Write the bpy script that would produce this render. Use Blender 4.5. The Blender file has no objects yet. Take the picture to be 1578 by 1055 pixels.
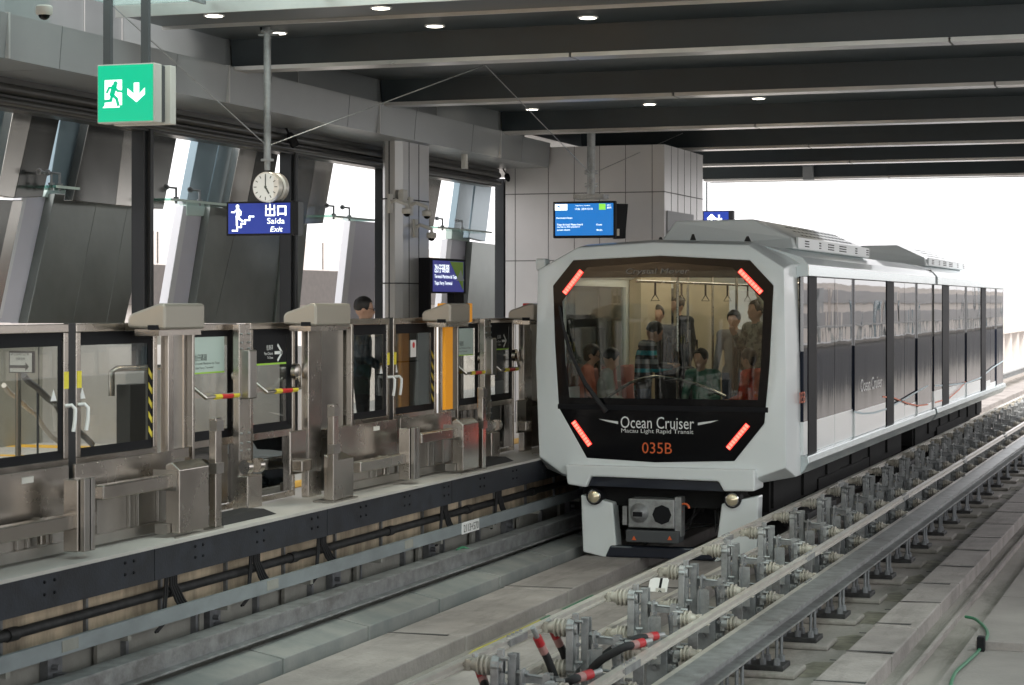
import bpy, bmesh, math, random
from mathutils import Vector, Matrix
random.seed(7)
R = math.radians
scn = bpy.context.scene
# ---------------- camera ----------------
F = 3183.0; YAW = math.atan(1091/3183.0); SY, CY = math.sin(YAW), math.cos(YAW); CZ = 1.70; HOR = 467.0
cam = bpy.data.cameras.new('camera'); camo = bpy.data.objects.new('camera', cam); scn.collection.objects.link(camo)
camo.location = (0, 0, CZ); camo.rotation_euler = (R(90), 0, YAW)
cam.sensor_width = 36; cam.lens = 36*F/1578; cam.shift_y = -60.5/1578; cam.clip_end = 5000; cam.clip_start = .1
cam.dof.use_dof = True; cam.dof.focus_distance = 21.0; cam.dof.aperture_fstop = 5.6
scn.camera = camo
# ---------------- world and sun (bright overcast) ----------------
w = bpy.data.worlds.new('World'); scn.world = w; w.use_nodes = True
nt = w.node_tree; bg = nt.nodes['Background']; sky = nt.nodes.new('ShaderNodeTexSky')
sky.sky_type = 'NISHITA'; sky.sun_disc = False; sky.sun_elevation = R(50); sky.sun_rotation = R(150)
sky.air_density = 1.0; sky.dust_density = 6.0; sky.ozone_density = 1.0
hs = nt.nodes.new('ShaderNodeHueSaturation'); hs.inputs['Saturation'].default_value = .35
mxs = nt.nodes.new('ShaderNodeMix'); mxs.data_type = 'RGBA'; mxs.inputs['Factor'].default_value = .75; mxs.inputs['B'].default_value = (5.85, 5.75, 5.8, 1)   # cloud layer over the clear sky
nt.links.new(sky.outputs[0], hs.inputs['Color']); nt.links.new(hs.outputs[0], mxs.inputs['A']); nt.links.new(mxs.outputs['Result'], bg.inputs['Color']); bg.inputs['Strength'].default_value = .15
sl = bpy.data.lights.new('sun', 'SUN'); sl.energy = 1.2; sl.angle = R(15); sl.color = (1, .96, .9)
so = bpy.data.objects.new('sun', sl); scn.collection.objects.link(so)
az = R(150); el = R(50)
so.rotation_euler = Vector((-math.sin(az)*math.cos(el), -math.cos(az)*math.cos(el), -math.sin(el))).to_track_quat('-Z', 'Y').to_euler()
scn.view_settings.view_transform = 'Standard'; scn.view_settings.look = 'None'; scn.view_settings.gamma = 1
scn.view_settings.exposure = 1.5
scn.cycles.max_bounces = 8; scn.cycles.transparent_max_bounces = 12
# ---------------- pixel geometry ----------------
def ratio(px):
    u = (px-789)/F
    return (CY*u-SY)/(CY+SY*u)
def YX(px, X): return X/ratio(px)                 # Y on plane X
def XY(px, Y): return Y*ratio(px)                 # X on plane Y
def dep(X, Y): return -SY*X+CY*Y
def ZX(px, py, X): return CZ-(py-HOR)*dep(X, YX(px, X))/F
def ZY(px, py, Y): return CZ-(py-HOR)*dep(XY(px, Y), Y)/F
def PX(px, py, X): return Vector((X, YX(px, X), ZX(px, py, X)))
def PYp(px, py, Y): return Vector((XY(px, Y), Y, ZY(px, py, Y)))
def PZ(px, py, Z):
    d = (CZ-Z)*F/(py-HOR); u = (px-789)/F
    return Vector((-SY*d+CY*u*d, CY*d+SY*u*d, Z))
# ---------------- materials ----------------
M = {}
def mat(name, col, rough=.5, metal=0., var=0., scale=4., stretch=(1, 1, 1), bump=0., bscale=60., emit=None, es=0., spec=.5, coat=0., col2=None, thr=None, bstretch=(1,1,1), dirt=None):
    m = bpy.data.materials.new(name); m.use_nodes = True; t = m.node_tree; b = t.nodes['Principled BSDF']
    b.inputs['Base Color'].default_value = (*col, 1); b.inputs['Roughness'].default_value = rough; b.inputs['Metallic'].default_value = metal
    b.inputs['Specular IOR Level'].default_value = spec; b.inputs['Coat Weight'].default_value = coat
    if emit: b.inputs['Emission Color'].default_value = (*emit, 1); b.inputs['Emission Strength'].default_value = es
    tc = t.nodes.new('ShaderNodeNewGeometry')
    if var or col2:
        mp = t.nodes.new('ShaderNodeMapping'); mp.inputs['Scale'].default_value = stretch
        n = t.nodes.new('ShaderNodeTexNoise'); n.inputs['Scale'].default_value = scale; n.inputs['Detail'].default_value = 6; n.inputs['Roughness'].default_value = .6
        t.links.new(tc.outputs['Position'], mp.inputs['Vector']); t.links.new(mp.outputs[0], n.inputs['Vector'])
        r = t.nodes.new('ShaderNodeValToRGB'); a, c = (thr or (.3, .7))
        r.color_ramp.elements[0].position = a; r.color_ramp.elements[1].position = c
        lo = col2 if col2 else tuple(max(0, x*(1-var)) for x in col); hi = col if col2 else tuple(min(1, x*(1+var)) for x in col)
        r.color_ramp.elements[0].color = (*lo, 1); r.color_ramp.elements[1].color = (*hi, 1)
        t.links.new(n.outputs[0], r.inputs[0]); t.links.new(r.outputs[0], b.inputs['Base Color'])
        mr = t.nodes.new('ShaderNodeMapRange'); mr.inputs[3].default_value = max(0, rough-.08); mr.inputs[4].default_value = min(1, rough+.1)
        t.links.new(n.outputs[0], mr.inputs[0]); t.links.new(mr.outputs[0], b.inputs['Roughness'])
    if dirt:
        amt, dsc, dst, dcol = dirt
        mp3 = t.nodes.new('ShaderNodeMapping'); mp3.inputs['Scale'].default_value = dst
        n3 = t.nodes.new('ShaderNodeTexNoise'); n3.inputs['Scale'].default_value = dsc; n3.inputs['Detail'].default_value = 8; n3.inputs['Roughness'].default_value = .72
        r3 = t.nodes.new('ShaderNodeValToRGB'); r3.color_ramp.elements[0].position = .50; r3.color_ramp.elements[1].position = .72
        r3.color_ramp.elements[0].color = (0, 0, 0, 1); r3.color_ramp.elements[1].color = (amt, amt, amt, 1)
        mx3 = t.nodes.new('ShaderNodeMix'); mx3.data_type = 'RGBA'; mx3.inputs['B'].default_value = (*dcol, 1)
        src = b.inputs['Base Color'].links[0].from_socket if b.inputs['Base Color'].links else None
        t.links.new(tc.outputs['Position'], mp3.inputs['Vector']); t.links.new(mp3.outputs[0], n3.inputs['Vector']); t.links.new(n3.outputs[0], r3.inputs[0]); t.links.new(r3.outputs[0], mx3.inputs['Factor'])
        if src: t.links.new(src, mx3.inputs['A'])
        else: mx3.inputs['A'].default_value = (*col, 1)
        t.links.new(mx3.outputs['Result'], b.inputs['Base Color'])
    if bump:
        mp2 = t.nodes.new('ShaderNodeMapping'); mp2.inputs['Scale'].default_value = bstretch
        n2 = t.nodes.new('ShaderNodeTexNoise'); n2.inputs['Scale'].default_value = bscale; n2.inputs['Detail'].default_value = 3
        bu = t.nodes.new('ShaderNodeBump'); bu.inputs['Strength'].default_value = bump; bu.inputs['Distance'].default_value = .02
        t.links.new(tc.outputs['Position'], mp2.inputs['Vector']); t.links.new(mp2.outputs[0], n2.inputs['Vector']); t.links.new(n2.outputs[0], bu.inputs['Height']); t.links.new(bu.outputs[0], b.inputs['Normal'])
    M[name] = m; return m
def glass(name, tint, refl=1.0, rough=.01, fac=None, bump=0):
    m = bpy.data.materials.new(name); m.use_nodes = True; t = m.node_tree; t.nodes.clear()
    o = t.nodes.new('ShaderNodeOutputMaterial'); tr = t.nodes.new('ShaderNodeBsdfTransparent'); tr.inputs[0].default_value = (*tint, 1)
    g = t.nodes.new('ShaderNodeBsdfGlossy'); g.inputs['Roughness'].default_value = rough; g.inputs[0].default_value = (refl, refl, refl, 1)
    mx = t.nodes.new('ShaderNodeMixShader'); fr = t.nodes.new('ShaderNodeFresnel'); gb_ = t.nodes.new('ShaderNodeNewGeometry'); mi_ = t.nodes.new('ShaderNodeMix'); mi_.inputs['A'].default_value = fac or 1.5; mi_.inputs['B'].default_value = 1/(fac or 1.5); t.links.new(gb_.outputs['Backfacing'], mi_.inputs['Factor']); t.links.new(mi_.outputs['Result'], fr.inputs[0])
    if bump:
        gg = t.nodes.new('ShaderNodeNewGeometry'); n2 = t.nodes.new('ShaderNodeTexNoise'); n2.inputs['Scale'].default_value = 1.6; n2.inputs['Detail'].default_value = 1
        bu = t.nodes.new('ShaderNodeBump'); bu.inputs['Strength'].default_value = bump; bu.inputs['Distance'].default_value = .05
        t.links.new(gg.outputs['Position'], n2.inputs['Vector']); t.links.new(n2.outputs[0], bu.inputs['Height']); t.links.new(bu.outputs[0], g.inputs['Normal'])
    t.links.new(fr.outputs[0], mx.inputs[0]); t.links.new(tr.outputs[0], mx.inputs[1]); t.links.new(g.outputs[0], mx.inputs[2]); t.links.new(mx.outputs[0], o.inputs[0])
    M[name] = m; return m
mat('steel', (.50, .465, .42), .25, 1., var=.10, scale=2, stretch=(1, 1, 1), bump=.012, bscale=8, bstretch=(1, 1, 6))
mat('steel_dull', (.38, .365, .34), .32, 1., var=.12, scale=3, bump=.015, bscale=8)
mat('galv', (.36, .37, .37), .5, .7, var=.25, scale=9, bump=.1, bscale=50, dirt=(.7, 3, (1, .6, 1), (.13, .12, .105)))
mat('galv_dark', (.23, .24, .25), .5, .7, var=.3, scale=7, bump=.1, bscale=40)
mat('rail_alu', (.62, .59, .54), .35, .45, var=.12, scale=8)
mat('ceramic', (.40, .375, .32), .45, 0, var=.22, scale=20, dirt=(.7, 9, (1, 1, 1), (.14, .12, .09)))
mat('concrete', (.27, .25, .235), .9, 0, var=.16, scale=1.3, bump=.25, bscale=30)
mat('concrete_slab', (.31, .288, .265), .88, 0, col2=(.16, .155, .13), scale=.9, stretch=(1.6, .6, 1), thr=(.25, .6), bump=.3, bscale=25, dirt=(.85, 1.6, (1, .35, 1), (.07, .068, .05)))
mat('concrete_kerb', (.30, .275, .26), .88, 0, var=.2, scale=2, bump=.35, bscale=22, dirt=(.6, 2.4, (1.6, .3, 1), (.12, .11, .095)))
mat('concrete_stained', (.62, .51, .36), .85, 0, col2=(.20, .165, .12), scale=2.6, stretch=(1, 1.6, .5), thr=(.3, .62), bump=.2, bscale=20)
mat('concrete_pale', (.27, .27, .24), .85, 0, var=.2, scale=2, bump=.2, bscale=20)
mat('cover_box', (.29, .295, .28), .6, .1, col2=(.20, .22, .215), scale=2.2, thr=(.35, .6), bump=.1, bscale=18)
mat('tray', (.25, .28, .29), .5, .35, var=.15, scale=3, stretch=(1, 1, 2))
mat('black_steel', (.018, .021, .028), .55, .2, var=.5, scale=6, bump=.1)
mat('black', (.012, .012, .014), .6, spec=.15)
mat('black_gloss', (.005, .005, .006), .12, 0, spec=.22)
mat('rubber', (.015, .015, .016), .7)
mat('platform', (.46, .44, .41), .5, 0, var=.08, scale=3)
mat('tactile', (.75, .42, .03), .6)
mat('cladding', (.31, .325, .33), .33, .45, var=.08, scale=.8, bump=.02, bscale=2)
mat('cladding_dark', (.085, .085, .082), .3, .6, var=.12, scale=.8)
mat('column', (.52, .515, .51), .35, .45, var=.08, scale=1.2)
mat('core', (.62, .60, .59), .38, .4, var=.06, scale=1.)
mat('seam', (.05, .05, .05), .8)
mat('roof_dark', (.018, .027, .032), .32, .1, var=.25, scale=1.2)
mat('roof_soffit', (.075, .09, .098), .4, .2, var=.3, scale=2.5)
mat('beam_edge', (.62, .60, .57), .3, .8, var=.2, scale=.9)
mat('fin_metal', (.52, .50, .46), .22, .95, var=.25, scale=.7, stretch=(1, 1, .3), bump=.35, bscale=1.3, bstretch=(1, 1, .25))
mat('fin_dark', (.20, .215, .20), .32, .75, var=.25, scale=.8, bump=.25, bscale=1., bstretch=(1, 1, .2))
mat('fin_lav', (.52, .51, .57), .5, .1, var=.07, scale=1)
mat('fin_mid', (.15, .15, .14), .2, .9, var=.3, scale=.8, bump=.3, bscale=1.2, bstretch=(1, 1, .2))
mat('fin_edge', (.62, .62, .64), .4, .2)
mat('mullion', (.03, .032, .034), .35, .5)
mat('blue_glass', (.24, .32, .36), .2, .35, var=.1, scale=1)
mat('pink_wall', (.72, .66, .62), .8, 0, var=.05)
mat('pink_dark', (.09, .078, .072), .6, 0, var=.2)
mat('train_paint', (.83, .875, .87), .3, .0, coat=.4)
mat('train_roof', (.80, .87, .88), .34, .0, coat=.4)
mat('train_sill', (.55, .62, .62), .22, .6, var=.15, scale=6)
mat('train_white', (.72, .75, .75), .4, 0)
mat('navy', (.010, .014, .026), .3, 0, coat=.6)
mat('under', (.006, .006, .006), .85, .2, var=.6, scale=10)
mat('under_grey', (.04, .04, .04), .6, .4, var=.5, scale=12)
mat('cream', (.50, .42, .29), .6, 0, var=.05)
mat('train_floor', (.2, .2, .2), .7)
mat('seat_pink', (.30, .10, .085), .5)
mat('white', (.75, .75, .74), .5)
mat('offwhite', (.60, .58, .53), .5)
mat('grey', (.3, .3, .3), .5)
mat('darkgrey', (.07, .075, .08), .5)
mat('yellow', (.75, .62, .05), .5)
mat('red', (.6, .03, .03), .45)
mat('red_cap', (.42, .025, .03), .4)
mat('pink_cap', (.38, .20, .185), .45)
mat('green_cable', (.03, .16, .08), .5)
mat('yellow_cable', (.5, .45, .08), .5)
mat('orange_panel', (.85, .36, .02), .4, emit=(1, .35, .01), es=.06)
mat('pale_green', (.50, .60, .55), .5)
mat('lime', (.35, .62, .06), .5)
mat('text_dark', (.06, .07, .06), .6)
mat('orange_text', (.72, .13, .03), .4)
mat('silver_text', (.8, .8, .78), .4)
mat('ghost_text', (.22, .21, .20), .4)
mat('red_led', (.9, .03, .02), .4, emit=(1., .012, .010), es=.4)
mat('red_led_core', (.9, .2, .15), .4, emit=(1., .20, .14), es=.8)
mat('sign_green', (.0, .16, .09), .4, emit=(.0, .60, .31), es=.30)
mat('header_beige', (.33, .30, .255), .35, .4)
mat('warm_bounce', (.62, .47, .32), .7)
mat('sign_white', (.9, .9, .9), .4, emit=(.9, 1., .95), es=.6)
mat('sign_blue', (.004, .02, .16), .4, emit=(.006, .035, .40), es=.16)
mat('screen_blue', (.01, .12, .35), .3, emit=(.01, .13, .42), es=.4)
mat('screen_green', (.2, .5, .1), .3, emit=(.2, .6, .05), es=.4)
mat('panel_purple', (.055, .06, .28), .5, emit=(.055, .06, .30), es=.18)
mat('lamp', (1, .95, .85), .4, emit=(1, .93, .80), es=3.)
mat('cabin_lamp', (1, .95, .85), .4, emit=(1, .90, .72), es=3.)
mat('skin', (.50, .30, .21), .55)
mat('hair', (.012, .010, .009), .5)
mat('jeans', (.05, .07, .12), .8, 0, var=.22, scale=9, bump=.6, bscale=11)
mat('teal', (.02, .30, .36), .8, 0, var=.22, scale=9, bump=.6, bscale=11)
mat('knit_grey', (.22, .23, .24), .85, 0, var=.22, scale=9, bump=.6, bscale=11)
mat('knit_black', (.02, .022, .028), .85, 0, var=.22, scale=9, bump=.6, bscale=11)
mat('coral', (.72, .24, .16), .8, 0, var=.22, scale=9, bump=.6, bscale=11)
mat('hoodie', (.38, .36, .33), .85, 0, var=.22, scale=9, bump=.6, bscale=11)
mat('red_coat', (.62, .05, .02), .8, 0, var=.22, scale=9, bump=.6, bscale=11)
mat('green_coat', (.05, .16, .11), .6, var=.3)
mat('camo', (.20, .22, .18), .8, col2=(.05, .06, .05), scale=14, thr=(.42, .5))
mat('dark_coat', (.02, .021, .024), .8, 0, var=.22, scale=9, bump=.6, bscale=11)
mat('plaid', (.05, .085, .12), .85, col2=(.012, .015, .02), scale=16, thr=(.4, .6))
mat('parapet', (.72, .66, .61), .8, var=.05)
mat('ground', (.30, .30, .28), .9, var=.2, scale=.05)
mat('reflector', (.6, .6, .6), .08, 1.)
mat('warm_lens', (.8, .7, .5), .15, .6)
glass('glass', (.66, .675, .655), .9)
glass('glass_roof', (.70, .80, .78), .8)
glass('glass_green', (.55, .78, .72), .9)
glass('tint_glass', (.30, .31, .32), .8)
glass('windscreen', (.83, .86, .84), .75, bump=.04)
glass('side_glass', (.10, .115, .12), .95, fac=3.0, bump=.035)
# ---------------- object helpers ----------------
C = scn.collection
def tag(o, label=None, cat=None, group=None, kind=None):
    if label: o['label'] = label
    if cat: o['category'] = cat
    if group: o['group'] = group
    if kind: o['kind'] = kind
    return o
def empty(name, loc, label=None, cat=None, group=None, kind=None, rz=0):
    o = bpy.data.objects.new(name, None); C.objects.link(o); o.location = loc; o.rotation_euler.z = rz; o.empty_display_size = .1
    return tag(o, label, cat, group, kind)
def copy_tree(o, parent=None):
    c = o.copy(); C.objects.link(c); c.parent = parent
    for ch in list(o.children): copy_tree(ch, c)
    return c
class MB:
    def __init__(s): s.v = []; s.f = []; s.m = []; s.k = 0
    def add(s, vs, fs):
        n = len(s.v); s.v += [tuple(v) for v in vs]; s.f += [tuple(i+n for i in f) for f in fs]; s.m += [s.k]*len(fs); return s
    def box(s, x0, x1, y0, y1, z0, z1):
        x0, x1 = min(x0, x1), max(x0, x1); y0, y1 = min(y0, y1), max(y0, y1); z0, z1 = min(z0, z1), max(z0, z1)
        return s.add([(x0,y0,z0),(x1,y0,z0),(x1,y1,z0),(x0,y1,z0),(x0,y0,z1),(x1,y0,z1),(x1,y1,z1),(x0,y1,z1)],
                     [(0,3,2,1),(4,5,6,7),(0,1,5,4),(1,2,6,5),(2,3,7,6),(3,0,4,7)])
    def prism(s, pts, off):
        n = len(pts); off = Vector(off); a = [Vector(p) for p in pts]
        nn = Vector((0, 0, 0))
        for i in range(n): nn += a[i].cross(a[(i+1) % n])
        if nn.dot(off) > 0: a.reverse()
        b = [p+off for p in a]
        return s.add(a+b, [tuple(range(n)), tuple(range(2*n-1, n-1, -1))]+[(i, i+n, (i+1) % n+n, (i+1) % n) for i in range(n)])
    def loft(s, rings, cap=True):
        n = len(rings[0]); vs = [v for r in rings for v in r]; fs = []
        for j in range(len(rings)-1):
            for i in range(n):
                k = (i+1) % n; fs.append((j*n+i, j*n+k, (j+1)*n+k, (j+1)*n+i))
        if cap: fs.append(tuple(range(n-1, -1, -1))); fs.append(tuple((len(rings)-1)*n+i for i in range(n)))
        return s.add(vs, fs)
    def tube(s, pts, r, n=8, cap=True):
        pts = [Vector(p) for p in pts]; rings = []
        rs = r if isinstance(r, (list, tuple)) else [r]*len(pts); prev = None
        for i, p in enumerate(pts):
            a = pts[max(0, i-1)]; b = pts[min(len(pts)-1, i+1)]; t = (b-a)
            t = t.normalized() if t.length > 1e-9 else Vector((0, 0, 1))
            if prev is None:
                u = t.cross(Vector((0, 0, 1)));  u = u if u.length > .01 else t.cross(Vector((1, 0, 0)))
            else: u = prev-t*prev.dot(t)
            u.normalize(); prev = u; v = t.cross(u)
            rings.append([p+(u*math.cos(k*2*math.pi/n)+v*math.sin(k*2*math.pi/n))*rs[i] for k in range(n)])
        return s.loft(rings, cap)
    def lathe(s, prof, base, axis, n=16):          # prof: (distance along axis, radius)
        base = Vector(base); axis = Vector(axis).normalized(); rings = []
        u = axis.cross(Vector((0, 0, 1))); u = u if u.length > .01 else Vector((1, 0, 0)); u.normalize(); v = axis.cross(u)
        for d, r in prof: rings.append([base+axis*d+(u*math.cos(k*2*math.pi/n)+v*math.sin(k*2*math.pi/n))*max(r, .0005) for k in range(n)])
        return s.loft(rings)
    def build(s, name, m, parent=None, bevel=0., smooth=False, off=(0, 0, 0), label=None):
        me = bpy.data.meshes.new(name)
        vs = s.v
        if parent is not None: q = parent_world(parent); vs = [(x-q[0], y-q[1], z-q[2]) for x, y, z in s.v]
        me.from_pydata(vs, [], s.f)
        ms = m if isinstance(m, (list, tuple)) else [m]
        for x in ms: me.materials.append(M[x])
        if len(ms) > 1: me.polygons.foreach_set('material_index', s.m)
        if smooth: me.polygons.foreach_set('use_smooth', [True]*len(me.polygons))
        bm = bmesh.new(); bm.from_mesh(me); bmesh.ops.recalc_face_normals(bm, faces=bm.faces); bm.to_mesh(me); bm.free()
        me.update()
        if smooth and smooth != 'all': me.set_sharp_from_angle(angle=R(40))
        o = bpy.data.objects.new(name, me); C.objects.link(o)
        if parent is not None: o.parent = parent
        if bevel:
            b = o.modifiers.new('bevel', 'BEVEL'); b.width = bevel; b.segments = 2; b.limit_method = 'ANGLE'; b.angle_limit = R(30)
        if label: o['label'] = label
        return o
def parent_world(p):
    q = Vector((0, 0, 0))
    while p is not None: q += p.location; p = p.parent
    return q
def bx(*a): return MB().box(*a)
def text(body, p0, face, w, h, m, parent, name='lettering', shear=0., depth=.003, keep=False):
    """fit text into w x h metres, lower-left corner at p0; face: '-Y' or '+X'"""
    cu = bpy.data.curves.new(name, 'FONT'); cu.body = body; cu.shear = shear; cu.extrude = 0.; cu.resolution_u = 3
    o = bpy.data.objects.new(name, cu); C.objects.link(o)
    dg = bpy.context.evaluated_depsgraph_get(); me = bpy.data.meshes.new_from_object(o.evaluated_get(dg)); bpy.data.objects.remove(o)
    if len(me.vertices) == 0: return None
    xs = [v.co.x for v in me.vertices]; ys = [v.co.y for v in me.vertices]
    sx = w/(max(xs)-min(xs)); sy = h/(max(ys)-min(ys))
    q = parent_world(parent)
    for v in me.vertices:
        a = (v.co.x-min(xs))*sx; b = (v.co.y-min(ys))*sy
        if face == '-Y': c = Vector((p0[0]+a, p0[1]-depth, p0[2]+b))
        else: c = Vector((p0[0]+depth, p0[1]+a, p0[2]+b))
        v.co = c-q
    me.materials.clear(); me.materials.append(M[m]); me.name = name
    o = bpy.data.objects.new(name, me); C.objects.link(o); o.parent = parent
    return o
def strokes(mb, lines, O, U, V, N, th):
    """thick 2d polylines on plane O + u*U + v*V, extruded a little along N"""
    O = Vector(O); U = Vector(U); V = Vector(V); N = Vector(N)
    for pts, wd in lines:
        for (a, b), (c, d) in zip(pts[:-1], pts[1:]):
            L = math.hypot(c-a, d-b) or 1; nx, ny = -(d-b)/L*wd/2, (c-a)/L*wd/2; ex, ey = (c-a)/L*wd*.3, (d-b)/L*wd*.3
            q = [(a-ex+nx, b-ey+ny), (c+ex+nx, d+ey+ny), (c+ex-nx, d+ey-ny), (a-ex-nx, b-ey-ny)]
            mb.prism([O+U*x+V*y for x, y in q], N*th)
    return mb
def disc(mb, c, r, O, U, V, N, th, n=14):
    O = Vector(O); U = Vector(U); V = Vector(V); N = Vector(N)
    return mb.prism([O+U*(c[0]+r*math.cos(k*2*math.pi/n))+V*(c[1]+r*math.sin(k*2*math.pi/n)) for k in range(n)], N*th)

ORD = ['nearest', 'second', 'third', 'fourth', 'fifth', 'sixth', 'seventh', 'eighth', 'ninth', 'tenth', 'eleventh', 'twelfth', 'thirteenth', 'fourteenth', 'fifteenth', 'sixteenth', 'seventeenth', 'eighteenth']
def pix_y(x, y, z): return HOR+(CZ-z)*F/dep(x, y)
def pix_x(x, y): return 789+F*(CY*x+SY*y)/dep(x, y)
def ordinal_label(n, fmt, far):
    return fmt % ('nearest' if n == 0 else ORD[n]+' nearest') if 0 <= n < len(ORD) else far

m = bpy.data.materials.new('frosted'); m.use_nodes = True; t_ = m.node_tree; t_.nodes.clear(); o_ = t_.nodes.new('ShaderNodeOutputMaterial')
a_ = t_.nodes.new('ShaderNodeBsdfTranslucent'); a_.inputs[0].default_value = (.24, .31, .30, 1); d_ = t_.nodes.new('ShaderNodeBsdfTransparent'); d_.inputs[0].default_value = (.86, .93, .92, 1); x_ = t_.nodes.new('ShaderNodeMixShader'); x_.inputs[0].default_value = .35
t_.links.new(d_.outputs[0], x_.inputs[1]); t_.links.new(a_.outputs[0], x_.inputs[2]); t_.links.new(x_.outputs[0], o_.inputs[0]); M['frosted'] = m

mat('band_grey', (.34, .33, .33), .4)
mat('seam_soft', (.16, .155, .15), .8)
# ================= SETTING =================
GZ = -1.18                                             # guideway slab
bx(-1500, 1500, -300, 4000, -12.2, -12).build('ground', 'ground')['kind'] = 'structure'
o = bx(-7.35, 6, -6, 260, -2.2, GZ).build('guideway_slab', 'concrete_slab'); o['kind'] = 'structure'
def plinth(name, x0, x1, zt, seg, label):
    mb = MB(); y = -4.
    while y < 200:
        L = seg*random.uniform(.97, 1.03); dz = random.uniform(-.004, .004)
        mb.box(x0, x1, y, y+L-.034, GZ-.05, zt+dz); y += L
    o = mb.build(name, 'concrete_kerb', bevel=.012); o['kind'] = 'structure'
    mb = MB(); y = 5.
    while y < 70:
        e = x1-random.choice((0., 0., .2))*(x1-x0); mb.prism([(x0, y, zt+.005), (e, y+random.uniform(-.03, .03), zt+.005), (e, y+.05, zt+.005), (x0, y+.018, zt+.005)], (0, 0, .002)); y += seg*random.uniform(.9, 1.1)
    mb.build('joint_sealant', 'seam')['kind'] = 'structure'
PT = -1.05
plinth('running_plinth', -6.57, -5.90, PT, 2.9, ''); plinth('running_plinth', -5.35, -4.70, PT, 2.9, '')
plinth('running_plinth', -2.80, -2.42, PT, 1.45, '')
mb = MB(); mb.box(-2.27, -2.235, -4, 200, GZ, GZ+.05); mb.build('drain_kerb', 'concrete_kerb')['kind'] = 'structure'
mb = MB(); y = -3
while y < 120: mb.box(-1.98, 1.2, y, y+2.9, GZ, GZ+.06); y += 2.915
mb.build('track_slab', 'concrete')['kind'] = 'structure'
# crack / joint strips
mb = MB()
for k in range(40):
    y = 5+k*1.45; mb.box(-2.98, -2.82, y, y+.012, GZ+.0, GZ+.004)
mb.build('slab_joint', 'seam')['kind'] = 'structure'
# platform
EX = -7.08
mb = MB(); mb.box(-14, EX-.004, 4, 27.85, -.25, 0); mb.box(-14, EX-.3, 27.85, 60, -.25, 0)
mb.build('platform_floor', 'platform')['kind'] = 'structure'
bx(-13.9, -8.6, 21.2, 21.55, 0, .006).build('tactile_paving', 'tactile')['kind'] = 'structure'
bx(-8.35, -8.05, 5, 27.5, 0, .006).build('tactile_paving', 'tactile')['kind'] = 'structure'
bx(-13.9, -8.6, 19.9, 20.05, 0, .006).build('tactile_paving', 'tactile')['kind'] = 'structure'
mb = MB(); y = 4.
while y < 60: mb.box(EX-.004, EX+.02, y, y+2.95, -.245, -.02); y += 2.96
pe = empty('platform_edge_beam', (EX, 4, 0), 'long black steel edge beam along the platform lip above the stained wall', 'edge beam')
mb.build('steel_face', 'black_steel', pe)
mb = MB(); y = 4.3
while y < 30:
    for dy, dz in ((0, .07), (0, .15), (.12, .07), (.12, .15)): mb.lathe([(0, .012), (.006, .012), (.012, .006)], (EX+.02, y+dy, -dz), (1, 0, 0), 6)
    y += 1.02
mb.build('bolt', 'black', pe)
bx(EX-.06, EX+.028, 4, 60, -.02, .004).build('edge_trim', 'platform', pe)
# side wall of the pit
pw = empty('platform_pit_wall', (-7.35, 4, -1.2), 'stained tan concrete wall below the platform edge beside the track', 'wall')
mb = MB(); mb.box(-7.9, -7.35, 3, 70, -.62, -.2); mb.build('stained_wall', 'concrete_stained', pw)
mb = MB(); mb.box(-7.9, -7.345, 3, 70, GZ-.3, -.624); mb.build('pale_wall', 'concrete_pale', pw)
mb = MB(); y = 4
while y < 60: mb.box(-7.35, -7.325, y, y+.03, -.62, -.25); mb.box(-7.35, -7.30, y+.5, y+.54, -.95, -.62); y += 1.05
mb.build('wall_rib', 'galv_dark', pw)
# dark pipe
pp = empty('drain_pipe', (-7.25, 3, -.36), 'dark pipe running along the stained wall under the platform', 'pipe')
MB().tube([(-7.25, 3, -.40), (-7.25, 60, -.40)], .035, 10).build('pipe', 'under_grey', pp, smooth=True)
y = 5
while y < 24: MB().tube([(-7.25, y, -.40), (-7.25, y+.12, -.40)], .045, 10).build('coupling', 'under_grey', pp, smooth=True); y += 2.1
# cable tray strip
XT = -7.02
zt0 = CZ-.2905*1.057*7.02; zt1 = CZ-.3045*1.057*7.02
ct = empty('cable_tray', (XT, 3, zt1), 'grey galvanised cable tray strip with a white number plate along the pit wall', 'cable tray')
mb = MB(); mb.box(XT-.03, XT, 3, 60, zt1, zt0); mb.box(XT-.28, XT-.03, 3, 60, zt1, zt1+.01); mb.build('tray_strip', 'tray', ct)
y = 5.
while y < 24: mb = MB(); mb.box(XT-.3, XT-.04, y, y+.05, zt1-.05, zt1-.003); mb.box(XT-.30, XT-.27, y-.01, y+.06, zt1-.25, zt1-.05); mb.build('tray_bracket', 'concrete_pale', ct); y += 1.5
mb = MB()
for px, py in ((108, 998), (420, 905), (630, 838)):
    p = PX(px, py, XT); mb.box(XT, XT+.004, p.y-.10, p.y+.10, zt1+.02, zt0-.01)
mb.build('sticker', 'concrete_pale', ct)
p = PX(713, 810, XT+.01); q = PX(739, 804, XT+.01)
num = bx(XT, XT+.006, p.y, q.y, zt1-.005, zt0+.005).build('number_plate', 'white', ct)
text('2113+570', (XT+.008, p.y+.03, zt1+.012), '+X', q.y-p.y-.06, zt0-zt1-.03, 'text_dark', ct)
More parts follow.
